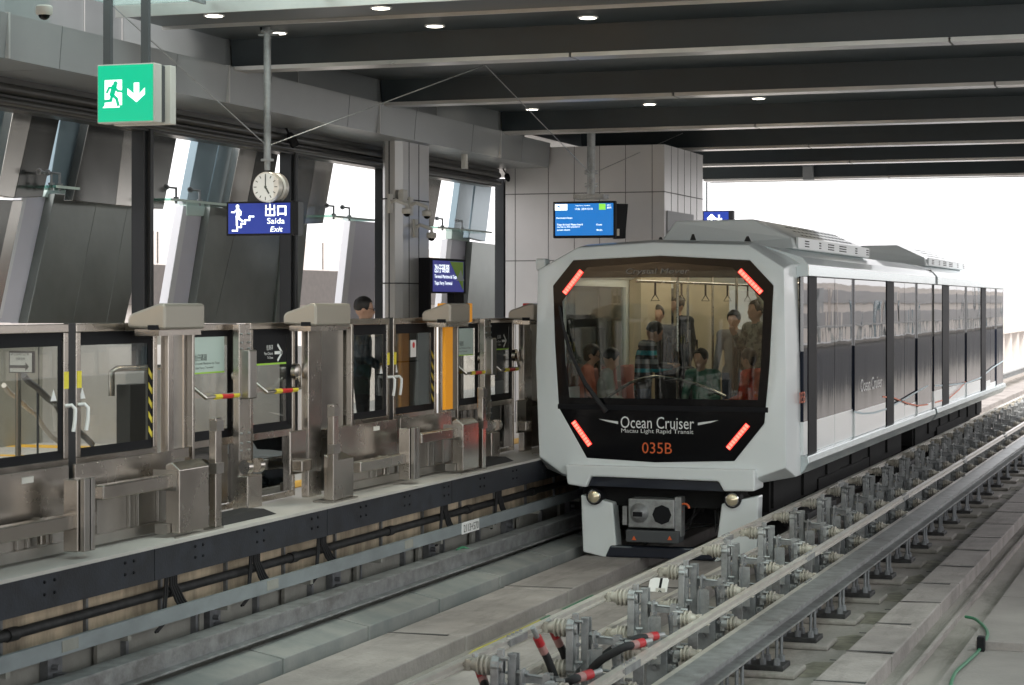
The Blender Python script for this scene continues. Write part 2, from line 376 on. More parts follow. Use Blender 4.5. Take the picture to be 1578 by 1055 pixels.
# guide beam on the left
XG = -6.98
def hbeam(mb, x, y0, y1, zt, zb, w, t=.014):
    mb.box(x-w/2, x+w/2, y0, y1, zt-t, zt); mb.box(x-w/2, x+w/2, y0, y1, zb, zb+t); mb.box(x-t/2, x+t/2, y0, y1, zb+t, zt-t)
gb = empty('guide_beam', (XG, 3, -.9), 'weathered galvanised guide beam along the pit wall left of the train', 'guide beam')
mb = MB(); hbeam(mb, XG, 3, 120, CZ-.329*1.057*6.9, CZ-.352*1.057*6.9, .17); mb.build('steel_beam', 'galv', gb)
mb = MB(); y = 5
while y < 40: mb.box(-7.34, XG-.09, y, y+.06, -.80, -.74); mb.box(-7.34, -7.28, y-.06, y+.12, -.9, -.62); mb.lathe([(0, .02), (.05, .02)], (-7.28, y, -.7), (1, 0, 0), 8); y += 2.3
mb.build('wall_bracket', 'galv_dark', gb)
# cable bundles dropping from under the platform lip
random.seed(11)
for px, py, dx, lab in ((258, 888, 28, 'cable bundle hanging under the platform lip, nearest the camera'), (388, 850, 30, 'cable bundle hanging under the platform lip, second from the left'), (492, 820, 40, 'cable bundle hanging under the platform lip, below the wide housing'), (682, 775, 26, 'cable bundle hanging under the platform lip above the number plate'), (766, 757, 24, 'cable bundle hanging under the platform lip nearest the train')):
    p = PX(px, py, -7.15); t = empty('cable_bundle', p, lab, 'cable bundle')
    for k in range(6):
        a = Vector((-7.16, p.y+k*.03, -.18)); L_ = dx/60.*(.5+.12*k)
        pts = [a, a+Vector((0, .0, -.15)), a+Vector((.0, .04+L_*.15, -.28)), a+Vector((.02, L_*.5, -.36-.01*k)), a+Vector((.0, L_, -.40))] if k > 1 else [a, a+Vector((0, -.02, -.2)), a+Vector((0, -.06, -.42)), a+Vector((0, -.16, -.46))]
        MB().tube(pts, .010, 6).build('cable', 'rubber', t, smooth=True)
# cover boxes
pys = [YX(px, -6.66) for px in (438, 568, 680, 771)]
step = (pys[-1]-pys[0])/3
y = pys[0]-3*step
names = ['nearest grey sloped cable cover box beside the track']
k = 0; n_ = 0
while y < 27:
    zt = CZ-.356*1.057*6.95; zf = CZ-.38*1.057*6.65
    mb = MB(); mb.prism([(-6.97, y, GZ), (-6.66, y, GZ), (-6.66, y, zf), (-6.95, y, zt)], (0, step-.035, 0))
    o = mb.build('cable_cover', 'cover_box', bevel=.006)
    tag(o, ordinal_label(n_, '%s grey sloped cable cover from the bottom edge, beside the left plinth', '') if pix_y(-6.66, y+step, zf) < 1055 else 'grey sloped cable cover below the bottom edge of the picture', 'cable cover', 'cable covers beside the left running plinth'); n_ += pix_y(-6.66, y+step, zf) < 1055; y += step; k += 1
# ================= ROOF =================
ZB = 3.95; ZS = 4.23; FX = -9.0
BY = [18.0, 21.75, 25.9, 29.5, 33.0, 37.1]
rf = empty('station_roof', (0, 20, ZS), 'dark station roof of deep transverse beams and flat soffit panels', 'roof')
for i, y in enumerate(BY):
    mb = MB(); mb.prism([(FX, y-.05, ZB+.03), (FX, y-.10, ZS+.1), (FX, y+.6, ZS+.1), (FX, y+.18, ZB+.03)], (13.5, 0, 0)); mb.build('cross_beam', 'roof_dark', rf)
    mb = MB()
    for a in range(4): mb.box(FX+.02+a*3.4, FX+(a+1)*3.4, y-.065, y+.20, ZB-.01, ZB+.028)
    mb.build('beam_edge', 'beam_edge', rf)
mb = MB()
for a, b in ((17.0, 18.0), (18.5, 21.7), (22.2, 25.85), (26.4, 29.45), (30, 32.95), (33.5, 37.05)): mb.box(FX, 4.5, a, b, ZS, ZS+.06)
mb.build('soffit', 'roof_soffit', rf)
mb = MB(); mb.box(FX, 4.5, 15.75, 16.55, ZS-.04, ZS+.04); mb.box(FX, 4.5, 12.4, 13.7, ZS, ZS+.06); mb.box(FX, 4.5, 8, 9.6, ZS, ZS+.06); mb.build('soffit', 'roof_soffit', rf)
mb = MB(); mb.box(FX, 8, 15.72, 15.75, ZS-.07, ZS+.08); mb.box(FX, 8, 16.55, 16.58, ZS-.07, ZS+.08); mb.build('soffit_edge', 'beam_edge', rf)
# skylight glass and frames
mb = MB(); mb.box(FX, 4.5, 16.58, 16.99, ZS+.03, ZS+.04); mb.box(FX, 4.5, 13.71, 15.71, ZS+.03, ZS+.04); mb.box(FX, 4.5, 9.61, 12.39, ZS+.03, ZS+.04); mb.build('skylight_glass', 'frosted', rf)
mb = MB(); mb.box(-9.95, 4.7, 17.0, 37.8, ZS+.5, ZS+.9); mb.box(-12, 4.7, -8, 8, ZS+.3, ZS+.6); mb.box(-13.6, 8.2, 27.5, 37.8, ZS-.25, ZS+.9) if False else mb.box(-13.6, -9.4, 27.5, 37.8, ZS-.1, ZS+.48); mb.box(FX, 4.5, 37.5, 37.8, ZB, ZS+.9); mb.build('roof_deck', 'roof_dark', rf)
bx(FX, 8, 37.4, 37.55, ZB+.0, ZB+.25).build('end_beam', 'roof_dark', rf)
mb = MB(); x = FX+.9
while x < 8:
    for y in (15.45, 16.8): mb.box(x-.012, x+.012, y-.19, y+.19, ZS-.01, ZS+.025)
    x += 1.05
mb.build('glass_clip', 'galv_dark', rf)
# left fascia: lower band, recessed upper wall, shoes at each beam
fa = empty('side_fascia', (FX, 10, 3.6), 'grey metal clad side fascia with angular shoes under the beam ends', 'fascia')
mb = MB(); y = 3.
while y < 27.8:
    e = min(y+1.97, 27.86); mb.prism([(-9.34, y, 3.97), (FX+.03, y, 3.97), (FX, y, 3.62), (-9.78, y, 3.62), (-9.78, y, 3.97)], (0, e-y-.012, 0)); y += 1.97
mb.build('lower_band', 'cladding', fa)
mb = MB(); ys = [3.]+[b for b in (6.5, 10.3, 14.2)]+BY[:3]+[27.86]
mb.box(-9.9, -9.36, 3, 27.86, 3.97, 4.9); mb.build('upper_wall', 'cladding', fa)
mb = MB()
for b in [10.3, 14.2]+BY[:3]: MB().prism([(-9.36, b-1.5, 3.975), (FX-.02, b-.16, 3.975), (FX-.02, b+.5, 3.975), (-9.36, b+.9, 3.975)], (0, 0, .6)).build('beam_shoe', 'cladding', fa)
mb = MB()
for b in [10.3, 14.2]+BY[:3]:
    mb.box(-9.355, -9.35, b-1.55, b-1.53, 3.98, 4.8); mb.box(-9.355, -9.35, b-2.2, b-2.185, 3.98, 4.8)
    mb.box(FX-.015, FX+.035, b-.19, b-.165, 3.62, 3.98)
mb.build('seam', 'column', fa)
mb = MB()                                              # window head rails, stepped in profile
mb.box(-9.95, -9.72, 3, 27.8, 3.50, 3.615); mb.tube([(-9.74, 3, 3.52), (-9.74, 27.8, 3.52)], .05, 10); mb.tube([(-9.72, 3, 3.41), (-9.72, 27.8, 3.41)], .035, 10); mb.box(-9.95, -9.76, 3, 27.8, 3.36, 3.50)
mb.build('window_head', 'cladding_dark', fa, smooth=True)
# mullions
for px, w in ((224, .15), (447, .13), (590, .10), (775, .16)):
    y = YX(px, -9.85); mb = MB(); mb.box(-9.92, -9.78, y-w, y+w*.2, 0, 3.5); mb.box(-9.80, -9.74, y-w*.6, y-w*.2, 0, 3.45)
    tag(mb.build('window_mullion', 'mullion', bevel=.006), {224: 'black vertical window post below the green exit sign', 447: 'black vertical window post behind the hanging clock', 590: 'dark window post touching the left side of the clad column', 775: 'dark window post at the corner of the grey panelled block'}[px], 'window post')
# round-cornered clad column
co = empty('clad_column', (-9.5, 21, 0), 'grey panelled column with dark seams carrying small security cameras', 'column')
y0 = YX(617, -9.15); y1 = YX(661, -9.15); 
xl = XY(586, y0)
mb = MB(); mb.prism([(xl, y0+.08, 0), (xl+.06, y0, 0), (-9.22, y0, 0), (-9.15, y0+.08, 0), (-9.15, y1, 0), (xl, y1, 0)], (0, 0, 3.62)); mb.build('panel', 'column', co)
mb = MB()
for pz in (2.93, 1.93, 1.0): mb.box(xl-.004, -9.146, y0-.004, y1+.002, pz, pz+.014)
for px in (630, 645): y = YX(px, -9.15); mb.box(-9.15, -9.146, y, y+.012, 0, 3.62)
mb.box(-9.30, -9.285, y0-.004, y0, 0, 3.62)
mb.build('seam', 'seam', co)
# end block
cb = empty('equipment_block', (-8.3, 28, 0), 'large grey panelled equipment block beyond the platform end', 'building')
CYf = 27.9
xr = XY(1024, CYf); ye = YX(1083, xr)
ztop = ZY(1024, 222, CYf)
xcl = XY(779, CYf); mb = MB(); mb.box(xcl, xr, CYf, ye, -.9, ztop); mb.build('panel_wall', 'core', cb)
mb = MB()
for px in (794, 845, 885, 924, 964, 1005): x = XY(px, CYf); mb.box(x-.0045, x+.0045, CYf-.003, CYf, -.5, ztop)
for z in (ZY(1024, 295, CYf), ZY(900, 401, CYf), .9): mb.box(xcl, xr+.003, CYf-.003, CYf, z-.007, z+.007); mb.box(xr, xr+.003, CYf-.003, ye, z-.007, z+.007)
for k in range(1, 6): y = CYf+(ye-CYf)*k/6; mb.box(xr, xr+.003, y-.006, y+.006, -.5, ztop)
mb.build('seam', 'seam_soft', cb)
# ================= OUTER FINS =================
XF = -10.6
fin_labels = ['leftmost', 'beyond the green exit sign', 'behind the clock and exit sign', 'left of the clad column', 'right of the clad column']
def fq(mb, pts, X, th): mb.prism([PX(a, b, X) for a, b in pts], (-th, 0, 0))
def fin(i, lab, upper, lower, glassp, lav, edge, lavtop):
    f = empty('slanted_fin', PX(lav[0][0], lav[0][1], XF), lab, 'facade fin', 'slanted facade fins outside the windows')
    for nm, m, qs, X in (('upper_cladding', 'fin_metal', upper, XF+.35), ('dark_panel', 'fin_dark', lower, XF+.1), ('blue_panel', 'blue_glass', glassp, XF+.22), ('lavender_panel', 'fin_lav', [lav], XF), ('edge_strip', 'fin_edge', [edge], XF+.02), ('rail_cap', 'pale_green', [lavtop], XF+.03)):
        for k, q in enumerate(qs):
            if q:
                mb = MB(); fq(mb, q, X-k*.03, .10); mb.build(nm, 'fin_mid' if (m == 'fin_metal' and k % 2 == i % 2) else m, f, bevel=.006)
    return f
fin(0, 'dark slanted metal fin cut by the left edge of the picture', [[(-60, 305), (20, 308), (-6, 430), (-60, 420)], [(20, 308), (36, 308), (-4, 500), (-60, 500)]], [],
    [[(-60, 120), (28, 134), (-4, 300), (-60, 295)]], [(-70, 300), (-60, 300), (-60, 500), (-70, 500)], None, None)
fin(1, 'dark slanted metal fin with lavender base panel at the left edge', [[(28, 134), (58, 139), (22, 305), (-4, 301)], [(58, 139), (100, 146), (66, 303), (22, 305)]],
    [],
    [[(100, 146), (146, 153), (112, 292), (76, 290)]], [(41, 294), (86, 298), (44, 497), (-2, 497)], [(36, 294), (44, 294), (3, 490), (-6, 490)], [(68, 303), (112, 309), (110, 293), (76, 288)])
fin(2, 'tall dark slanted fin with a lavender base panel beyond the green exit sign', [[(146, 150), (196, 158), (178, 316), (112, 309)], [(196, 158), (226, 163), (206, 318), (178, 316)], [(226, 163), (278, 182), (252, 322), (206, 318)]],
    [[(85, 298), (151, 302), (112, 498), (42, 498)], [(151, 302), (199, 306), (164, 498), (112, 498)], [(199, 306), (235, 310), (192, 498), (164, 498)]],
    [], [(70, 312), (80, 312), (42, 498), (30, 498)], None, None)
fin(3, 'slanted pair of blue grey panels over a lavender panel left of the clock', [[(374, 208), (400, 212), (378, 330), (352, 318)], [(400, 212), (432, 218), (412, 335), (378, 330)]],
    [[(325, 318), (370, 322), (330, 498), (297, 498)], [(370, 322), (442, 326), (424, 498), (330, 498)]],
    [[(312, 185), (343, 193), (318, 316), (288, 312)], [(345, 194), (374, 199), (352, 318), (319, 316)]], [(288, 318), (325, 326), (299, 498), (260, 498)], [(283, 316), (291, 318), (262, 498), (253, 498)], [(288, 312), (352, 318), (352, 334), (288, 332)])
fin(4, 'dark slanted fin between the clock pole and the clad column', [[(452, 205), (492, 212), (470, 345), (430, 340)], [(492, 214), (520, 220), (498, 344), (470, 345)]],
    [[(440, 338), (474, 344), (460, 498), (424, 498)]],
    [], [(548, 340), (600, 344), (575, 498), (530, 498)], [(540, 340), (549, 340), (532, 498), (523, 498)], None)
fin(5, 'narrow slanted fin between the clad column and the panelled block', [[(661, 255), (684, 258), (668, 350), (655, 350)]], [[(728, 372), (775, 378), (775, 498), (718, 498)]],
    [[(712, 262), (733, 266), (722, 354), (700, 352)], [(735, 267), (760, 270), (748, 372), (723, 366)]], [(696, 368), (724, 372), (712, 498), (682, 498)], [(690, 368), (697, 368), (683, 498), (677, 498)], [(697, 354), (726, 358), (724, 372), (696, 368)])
# glass ledges with fittings
for pts, lab in ((((250, 306), (352, 318)), 'green glass ledge with steel fittings left of the exit sign'), (((500, 332), (568, 340)), 'green glass ledge with steel fittings left of the clad column'), (((664, 350), (748, 358)), 'green glass ledge with steel fittings right of the clad column'), (((72, 286), (108, 292)), 'short green glass ledge near the left edge')):
    a = PX(*pts[0], XF+.45); b = PX(*pts[1], XF+.45); z = (a.z+b.z)/2
    gl = empty('glass_ledge', a, lab, 'glass ledge')
    bx(XF+.25, XF+.55, a.y, b.y, z-.012, z+.012).build('glass_shelf', 'glass_green', gl)
    bx(XF+.548, XF+.555, a.y, b.y, z-.012, z+.012).build('glass_edge', 'pale_green', gl)
    for t in (.2, .55):
        y = a.y+(b.y-a.y)*t; mb = MB(); mb.tube([(XF+.45, y, z-.03), (XF+.45, y, z+.14)], .012, 6); mb.tube([(XF+.45, y, z+.13), (XF+.45, y-.22, z+.13)], .012, 6); mb.lathe([(0, .03), (.02, .03)], (XF+.45, y-.22, z+.13), (0, 1, 0), 8); mb.lathe([(0, .03), (.02, .03)], (XF+.45, y, z+.02), (0, 0, 1), 8)
        mb.build('spider_fitting', 'galv_dark', gl)
# distant pale terminal building seen through the windows
tb = empty('terminal_building', (-40, 60, -12), 'pale pinkish terminal building with dark band seen through the windows', 'building')
XB = -40.
def zB(px, py): return ZX(px, py, XB)
ys, ye2 = YX(120, XB), YX(900, XB)
bx(XB-6, XB, ys-10, ye2+120, -12, zB(235, 355)).build('wall', 'pink_wall', tb)
mb = MB(); y = ys-10
while y < ye2+30: mb.box(XB, XB+.03, y, y+.08, zB(235, 405), zB(235, 356)); y += 3.2
mb.build('panel_joint', 'pink_dark', tb)
bx(XB-.1, XB+.5, ys-10, ye2+30, zB(235, 470), zB(235, 408)).build('dark_band', 'pink_dark', tb)
# back wall and stair beyond the platform screen
bw = empty('back_wall', (-13.6, 4, 0), 'pale grey panelled wall seen through the platform screen doors', 'wall')
bx(-13.8, -13.6, 4, 27.8, 0, 1.36).build('panel', 'concrete_pale', bw)
mb = MB(); y = 5
while y < 27: mb.box(-13.6, -13.59, y, y+.012, 0, 1.36); y += 1.3
mb.build('seam', 'seam', bw)
bx(-13.6, -9.9, 22.0, 22.1, 0, 1.2).build('stair_panel', 'column', bw)
# unseen opposite side: parapet and building added, shaped for the train side's reflections
op = empty('reflected_parapet', (3.6, 0, -1), 'unseen opposite parapet with a railing, added for the train reflections', 'parapet')
bx(3.6, 3.9, -6, 200, -1.2, .32).build('wall', 'darkgrey', op)
bx(3.5, 3.95, -6, 200, .32, .42).build('coping', 'cladding_dark', op)
mb = MB(); y = -5
while y < 120: mb.box(3.62, 3.68, y, y+.06, -.3, .9); y += 1.5
mb.box(3.6, 3.7, -6, 200, .9, .96); mb.build('railing', 'galv', op)
ob = empty('reflected_building', (14, 45, -12), 'unseen building on the opposite side, added for the train reflections', 'building')  # unseen block added so the side windows reflect something other than sky
bx(14, 20, 39, 260, -12, 2.9).build('wall', 'parapet', ob)
mb = MB()
for z in (-1.4, .35, 1.7): mb.box(13.9, 14, 39, 260, z, z+.8)
mb.build('window_band', 'band_grey', ob)
for i in range(40):
    y = 40+i*random.choice((3.1, 4.2, 5.3)); bx(13.8, 14, y, y+random.uniform(.5, 1.8), -3, random.choice((1.2, 1.9, 2.6, 3.4))).build('pier', random.choice(('parapet', 'cladding', 'blue_glass')), ob)
# parapet beyond the train (left side of guideway)
vp = empty('viaduct_parapet', (-7.6, 50, -1), 'tall pale parapet with columns and mesh fence beyond the train', 'parapet')
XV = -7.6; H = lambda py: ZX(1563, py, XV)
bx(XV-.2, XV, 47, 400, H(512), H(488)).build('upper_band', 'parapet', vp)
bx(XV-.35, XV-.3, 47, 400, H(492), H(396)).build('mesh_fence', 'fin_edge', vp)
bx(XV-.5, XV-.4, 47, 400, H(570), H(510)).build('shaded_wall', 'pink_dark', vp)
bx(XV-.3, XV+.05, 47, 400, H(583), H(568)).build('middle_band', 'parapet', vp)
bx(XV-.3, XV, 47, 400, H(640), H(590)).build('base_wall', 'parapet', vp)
y = 70
while y < 190: bx(XV-.45, XV-.1, y, y+.9, H(590), H(500)).build('parapet_column', 'parapet', vp); y += 3
y = 73
while y < 150: bx(XV-.3, XV-.25, y, y+.08, H(490), H(388)).build('fence_post', 'fin_edge', vp); y += 1.5
nw = empty('warm_bounce_wall', (-10, 3, 0), 'unseen warm beige wall added for gold reflections on the steel', 'wall')  # unseen wall added so camera-facing steel picks up warm reflections
bx(-14, -7.1, 2.6, 2.9, 0, 4.2).build('panel', 'warm_bounce', nw)
bx(-13, -8, 2.95, 3.0, 3.7, 3.85).build('bounce_strip', 'cabin_lamp', nw)  # glowing strip added out of view, no fitting of the station
nl = bpy.data.lights.new('bounce_light', 'AREA'); nl.shape = 'RECTANGLE'; nl.size = 5; nl.size_y = .2; nl.energy = 80; nl.color = (1, .88, .7)  # area lamp added to brighten the wall that the steel reflects
no = bpy.data.objects.new('bounce_light', nl); C.objects.link(no); no.parent = nw; no.location = (-.5, .9, 3.9); no.rotation_euler = (R(-20), 0, 0)
# ================= HANGING THINGS =================
def downlight(px, py, i, lab, z=ZS-.002):
    p = PZ(px, py, z); d = empty('downlight', p, lab, 'ceiling light', 'round downlights in the soffit')
    mb = MB(); mb.lathe([(0, .092), (.012, .092), (.012, .08), (.002, .08)], (p.x, p.y, z-.014), (0, 0, 1), 20); mb.build('trim_ring', 'white', d)
    MB().lathe([(0, .072), (.004, .072)], (p.x, p.y, z-.018), (0, 0, 1), 20).build('lamp_disc', 'lamp', d)
    l = bpy.data.lights.new('downlight_bulb', 'SPOT'); l.energy = 18; l.spot_size = R(110); l.spot_blend = .7; l.color = (1, .86, .68); l.shadow_soft_size = .08
    lo = bpy.data.objects.new('bulb', l); C.objects.link(lo); lo.parent = d; lo.location = (0, 0, -.05)
for i, (px, py, lab) in enumerate(((330, 22, 'downlight in the front soffit strip left of the clock pole'), (587, 10, 'downlight in the front soffit strip right of the clock pole'), (428, 49, 'downlight hidden partly behind the clock pole bracket'), (670, 38, 'downlight in the second soffit, second from the left'), (906, 25, 'downlight in the second soffit, farthest right'),
        (820, 167, 'downlight left of the passenger screen pole'), (1001, 159, 'downlight just right of the passenger screen pole'), (1169, 150, 'downlight farthest right above the train roof'))):
    downlight(px, py, i, lab, ZS-.045 if i < 2 else ZS-.002)
# green exit sign
Y0 = 14.3; a = PYp(150, 190, Y0); b = PYp(238, 96, Y0); c = PX(249, 96, b.x)
g = empty('exit_sign', ((a.x+b.x)/2, Y0, b.z), 'lit green emergency exit sign with running figure and down arrow hung on two straps', 'exit sign')
bx(a.x, b.x, Y0, Y0+.12, a.z, b.z).build('housing', 'offwhite', g, bevel=.006)
bx(a.x+.05, b.x+.05, Y0+.17, Y0+.26, a.z-.005, b.z-.005).build('rear_housing', 'offwhite', g, bevel=.006)
bx(a.x+.03, b.x, Y0+.12, Y0+.17, a.z+.01, b.z-.01).build('gasket', 'darkgrey', g)
W = b.x-a.x; Hh = b.z-a.z
bx(a.x+.008, b.x-.012, Y0-.004, Y0, a.z+.01, b.z-.01).build('green_face', 'sign_green', g)
U = (W/100, 0, 0); V = (0, 0, Hh/100); O = (a.x, Y0-.004, a.z)
mb = MB(); N = (0, -1, 0)
def P2(u, v): return Vector((a.x+u*W/100, Y0-.006, a.z+v*Hh/100))
mb.prism([P2(14, 30), P2(44, 30), P2(44, 73), P2(14, 73)], (0, -.002, 0)); mb.prism([P2(10, 26), P2(40, 26), P2(40, 29), P2(14, 30)], (0, -.002, 0))
mb.prism([P2(65, 67), P2(74, 67), P2(74, 48), P2(84, 58), P2(84, 47), P2(69.5, 34), P2(54, 47), P2(54, 58), P2(65, 48)], (0, -.002, 0))
mb.build('pictogram', 'sign_white', g)
mb = MB(); O2 = (a.x, Y0-.008, a.z)
strokes(mb, [([(31, 62), (27, 48)], 9), ([(27, 48), (35, 41), (38, 30)], 5), ([(27, 48), (25, 38), (12, 37)], 5), ([(30, 60), (22, 60), (18, 52)], 4), ([(32, 60), (37, 54), (44, 53)], 4)], O2, U, V, N, .002)
disc(mb, (33, 67), 4, O2, U, V, N, .002); mb.build('figure', 'sign_green', g)
for px in (170, 228):
    x = XY(px, Y0+.1); bx(x-.035, x+.03, Y0+.05, Y0+.09, b.z, ZS+.2).build('hanging_strap', 'darkgrey', g)
# clock and exit sign on one pole
Y1 = 17.0
a = PYp(349, 363, Y1); b = PYp(452, 309, Y1); W = b.x-a.x; Hh = b.z-a.z
pl = empty('clock_pole', (XY(412, Y1+.2), Y1+.2, 4.2), 'pale grey ceiling pole with collars carrying the round clock', 'pole')
px_ = XY(412, Y1+.2); zc = ZY(412, 262, Y1+.2)
mb = MB(); mb.lathe([(0, .028), (.10, .028), (.10, .034), (4.3-zc, .034)], (px_, Y1+.2, zc), (0, 0, 1), 14); mb.build('pole', 'galv', pl, smooth=True)
mb = MB()
for py in (50, 248): z = ZY(412, py, Y1+.2); mb.lathe([(0, .06), (.02, .06)], (px_, Y1+.2, z), (0, 0, 1), 16)
mb.box(px_-.08, px_+.12, Y1+.18, Y1+.2, ZY(412, 50, Y1), ZY(412, 47, Y1)); mb.build('collar', 'galv', pl)
mb = MB(); mb.tube([(px_-.04, Y1+.16, 4.2), (px_-.07, Y1+.15, ZY(400, 12, Y1)), (px_-.04, Y1+.16, ZY(402, 28, Y1))], .012, 6); mb.build('cable_loop', 'black', pl, smooth=True)
cc = PYp(411, 288, Y1-.05)
ck = empty('platform_clock', cc, 'round white double faced platform clock above the blue exit sign', 'clock')
r = 23.5*dep(cc.x, Y1)/F
mb = MB(); mb.lathe([(0, r*.96), (.01, r), (.07, r), (.075, r*.9)], (cc.x, cc.y-.02, cc.z), (.05, 1, 0), 36); mb.lathe([(.10, r*.9), (.11, r), (.17, r), (.18, r*.95)], (cc.x+.01, cc.y-.02, cc.z), (.05, 1, 0), 36); mb.build('case', 'rail_alu', ck, smooth=True)
MB().lathe([(.075, r*.88), (.10, r*.88)], (cc.x+.005, cc.y-.02, cc.z), (.05, 1, 0), 30).build('gap_ring', 'black', ck)
MB().lathe([(-.004, r*.9), (.0, r*.9)], (cc.x, cc.y-.02, cc.z), (.0, 1, 0), 36).build('dial', 'white', ck)
mb = MB(); U = (1, 0, 0); V = (0, 0, 1); O = (cc.x, cc.y-.026, cc.z); ln = []
for k in range(12):
    t = k*math.pi/6; q = .80 if k % 3 else .84; ln.append(([(r*.66*math.sin(t), r*.66*math.cos(t)), (r*q*math.sin(t), r*q*math.cos(t))], .007))
strokes(mb, ln, O, U, V, (0, -1, 0), .002).build('hour_mark', 'text_dark', ck)
mb = MB(); th = R(150); tm = R(1)
strokes(mb, [([(0, -r*.1), (0, r*.75)], .008), ([(0, 0), (r*.48*math.sin(th), r*.48*math.cos(th))], .012)], O, U, V, (0, -1, 0), .004); disc(mb, (0, 0), r*.08, O, U, V, (0, -1, 0), .005); mb.build('hand', 'text_dark', ck)
ex = empty('exit_sign', (a.x+W/2, Y1+.1, b.z), 'blue hanging exit sign with stair figure and the words Saída Exit', 'sign')
bx(a.x, b.x, Y1, Y1+.11, a.z, b.z).build('housing', 'black', ex, bevel=.005)
bx(b.x-.01, XY(464, Y1+.2), Y1+.06, Y1+.24, a.z, b.z-.003).build('side_housing', 'darkgrey', ex)
bx(a.x+.02, b.x-.03, Y1-.003, Y1, a.z+.017, b.z-.017).build('blue_face', 'sign_blue', ex)
# pictogram: source zoom 12.14 px per px, origin (340,300)
def s2(zx, zy): p = PYp(340+zx/12.14, 300+zy/12.14, Y1-.003); return (p.x, p.z)
O = (0, Y1-.003, 0); U = (1, 0, 0); V = (0, 0, 1); k1 = dep(a.x, Y1)/F/12.14
mb = MB(); strokes(mb, [([s2(220, 670), s2(310, 670), s2(310, 605), s2(385, 605), s2(385, 540), s2(460, 540), s2(460, 472), s2(540, 472), s2(540, 405), s2(620, 405)], 28*k1),
    ([s2(320, 260), s2(320, 400)], 60*k1), ([s2(302, 400), s2(305, 570)], 36*k1), ([s2(335, 380), s2(350, 450), s2(415, 492)], 34*k1), ([s2(290, 290), s2(255, 325), s2(205, 325)], 26*k1), ([s2(350, 280), s2(380, 320), s2(375, 380)], 26*k1)], O, U, V, (0, -1, 0), .002)
disc(mb, s2(316, 215), 34*k1, O, U, V, (0, -1, 0), .002); mb.build('pictogram', 'sign_white', ex)
def t2(body, zx0, zy1, zx1, zy0, m='sign_white', **k): p = s2(zx0, zy1); q = s2(zx1, zy0); text(body, (p[0], Y1-.004, p[1]), '-Y', q[0]-p[0], q[1]-p[1], m, ex, **k)
mb = MB(); strokes(mb, [([s2(925, 180), s2(925, 380)], 30*k1), ([s2(850, 195), s2(850, 268), s2(1005, 268), s2(1005, 195)], 26*k1), ([s2(848, 300), s2(848, 382), s2(1008, 382), s2(1008, 300)], 26*k1),
    ([s2(1075, 380), s2(1075, 215), s2(1215, 215), s2(1215, 380)], 30*k1), ([s2(1075, 352), s2(1215, 352)], 28*k1)], O, U, V, (0, -1, 0), .002); mb.build('lettering', 'sign_white', ex)
t2('Saída', 875, 540, 1200, 430); t2('Exit', 930, 690, 1165, 590, shear=.2)
# passenger information screens
Y2 = 26.2; a = PYp(852, 367, Y2); b = PYp(948, 309, Y2)
sp = empty('screen_pole', (XY(911, Y2+.15), Y2+.15, 4.), 'weathered grey ceiling pole with bolted flanges holding the passenger screens', 'pole')
x = XY(911, Y2+.15); z0 = ZY(911, 303, Y2+.15)
mb = MB(); mb.lathe([(0, .055), (4.2-z0, .055)], (x, Y2+.15, z0), (0, 0, 1), 14); mb.build('pole', 'galv', sp, smooth=True)
mb = MB()
for py in (195, 268, 288): z = ZY(911, py, Y2+.15); mb.lathe([(0, .09), (.02, .09), (.02, .06), (.035, .06), (.035, .09), (.05, .09)], (x, Y2+.15, z), (0, 0, 1), 16)
mb.build('flange', 'galv', sp)
mb = MB(); mb.box(x-.22, x+.2, Y2+.05, Y2+.3, z0-.03, z0+.03); mb.build('yoke', 'galv', sp)
sc = empty('information_screen', ((a.x+b.x)/2, Y2, a.z), 'lit blue passenger information screen with white text', 'screen')
tz = .0
bx(a.x, b.x, Y2, Y2+.09, a.z, b.z).build('housing', 'black', sc, bevel=.012)
W = b.x-a.x; Hh = b.z-a.z
bx(a.x+.04*W, b.x-.03*W, Y2-.004, Y2, a.z+.07*Hh, b.z-.06*Hh).build('display', 'screen_blue', sc)
def s3(u, v): return (a.x+(u-125)/1090*W, b.z-(v-100)/680*Hh)
def t3(body, u0, v1, u1, v0, m='sign_white'): p = s3(u0, v1); q = s3(u1, v0); text(body, (p[0], Y2-.005, p[1]), '-Y', q[0]-p[0], q[1]-p[1], m, sc, depth=.002)
def r3(u0, v0, u1, v1, m, nm, d=.006): p = s3(u0, v1); q = s3(u1, v0); bx(p[0], q[0], Y2-d, Y2-.004, p[1], q[1]).build(nm, m, sc)
r3(165, 150, 380, 262, 'sign_white', 'logo_patch'); r3(935, 150, 1050, 262, 'screen_green', 'weather_patch')
p = s3(190, 180); q = s3(250, 225); mb = MB(); mb.prism([(p[0], Y2-.007, p[1]), (q[0], Y2-.007, p[1]), (q[0], Y2-.007, q[1])], (0, -.001, 0)); mb.build('logo_mark', 'screen_blue', sc)
t3('Taipa Ferry Terminal', 520, 195, 780, 170); t3('17:06  2019-12-10', 520, 260, 825, 225); t3('Destination:Ocean', 190, 420, 470, 390)
t3('Train Arrived. Please board', 200, 545, 650, 510); t3('via 5th to 8th platform', 200, 592, 600, 558); t3('screen doors', 200, 640, 430, 608); t3('Ocean', 890, 550, 990, 518); t3('4min.', 890, 650, 1000, 615); t3('20°C', 1075, 195, 1140, 165); t3('50%', 1075, 240, 1150, 210)
s4 = empty('information_screen', (b.x+.1, Y2+.3, a.z), 'black rear passenger screen seen edge on behind the lit blue one', 'screen')
p0 = XY(951, Y2+.3); p1 = XY(968, Y2+.3)
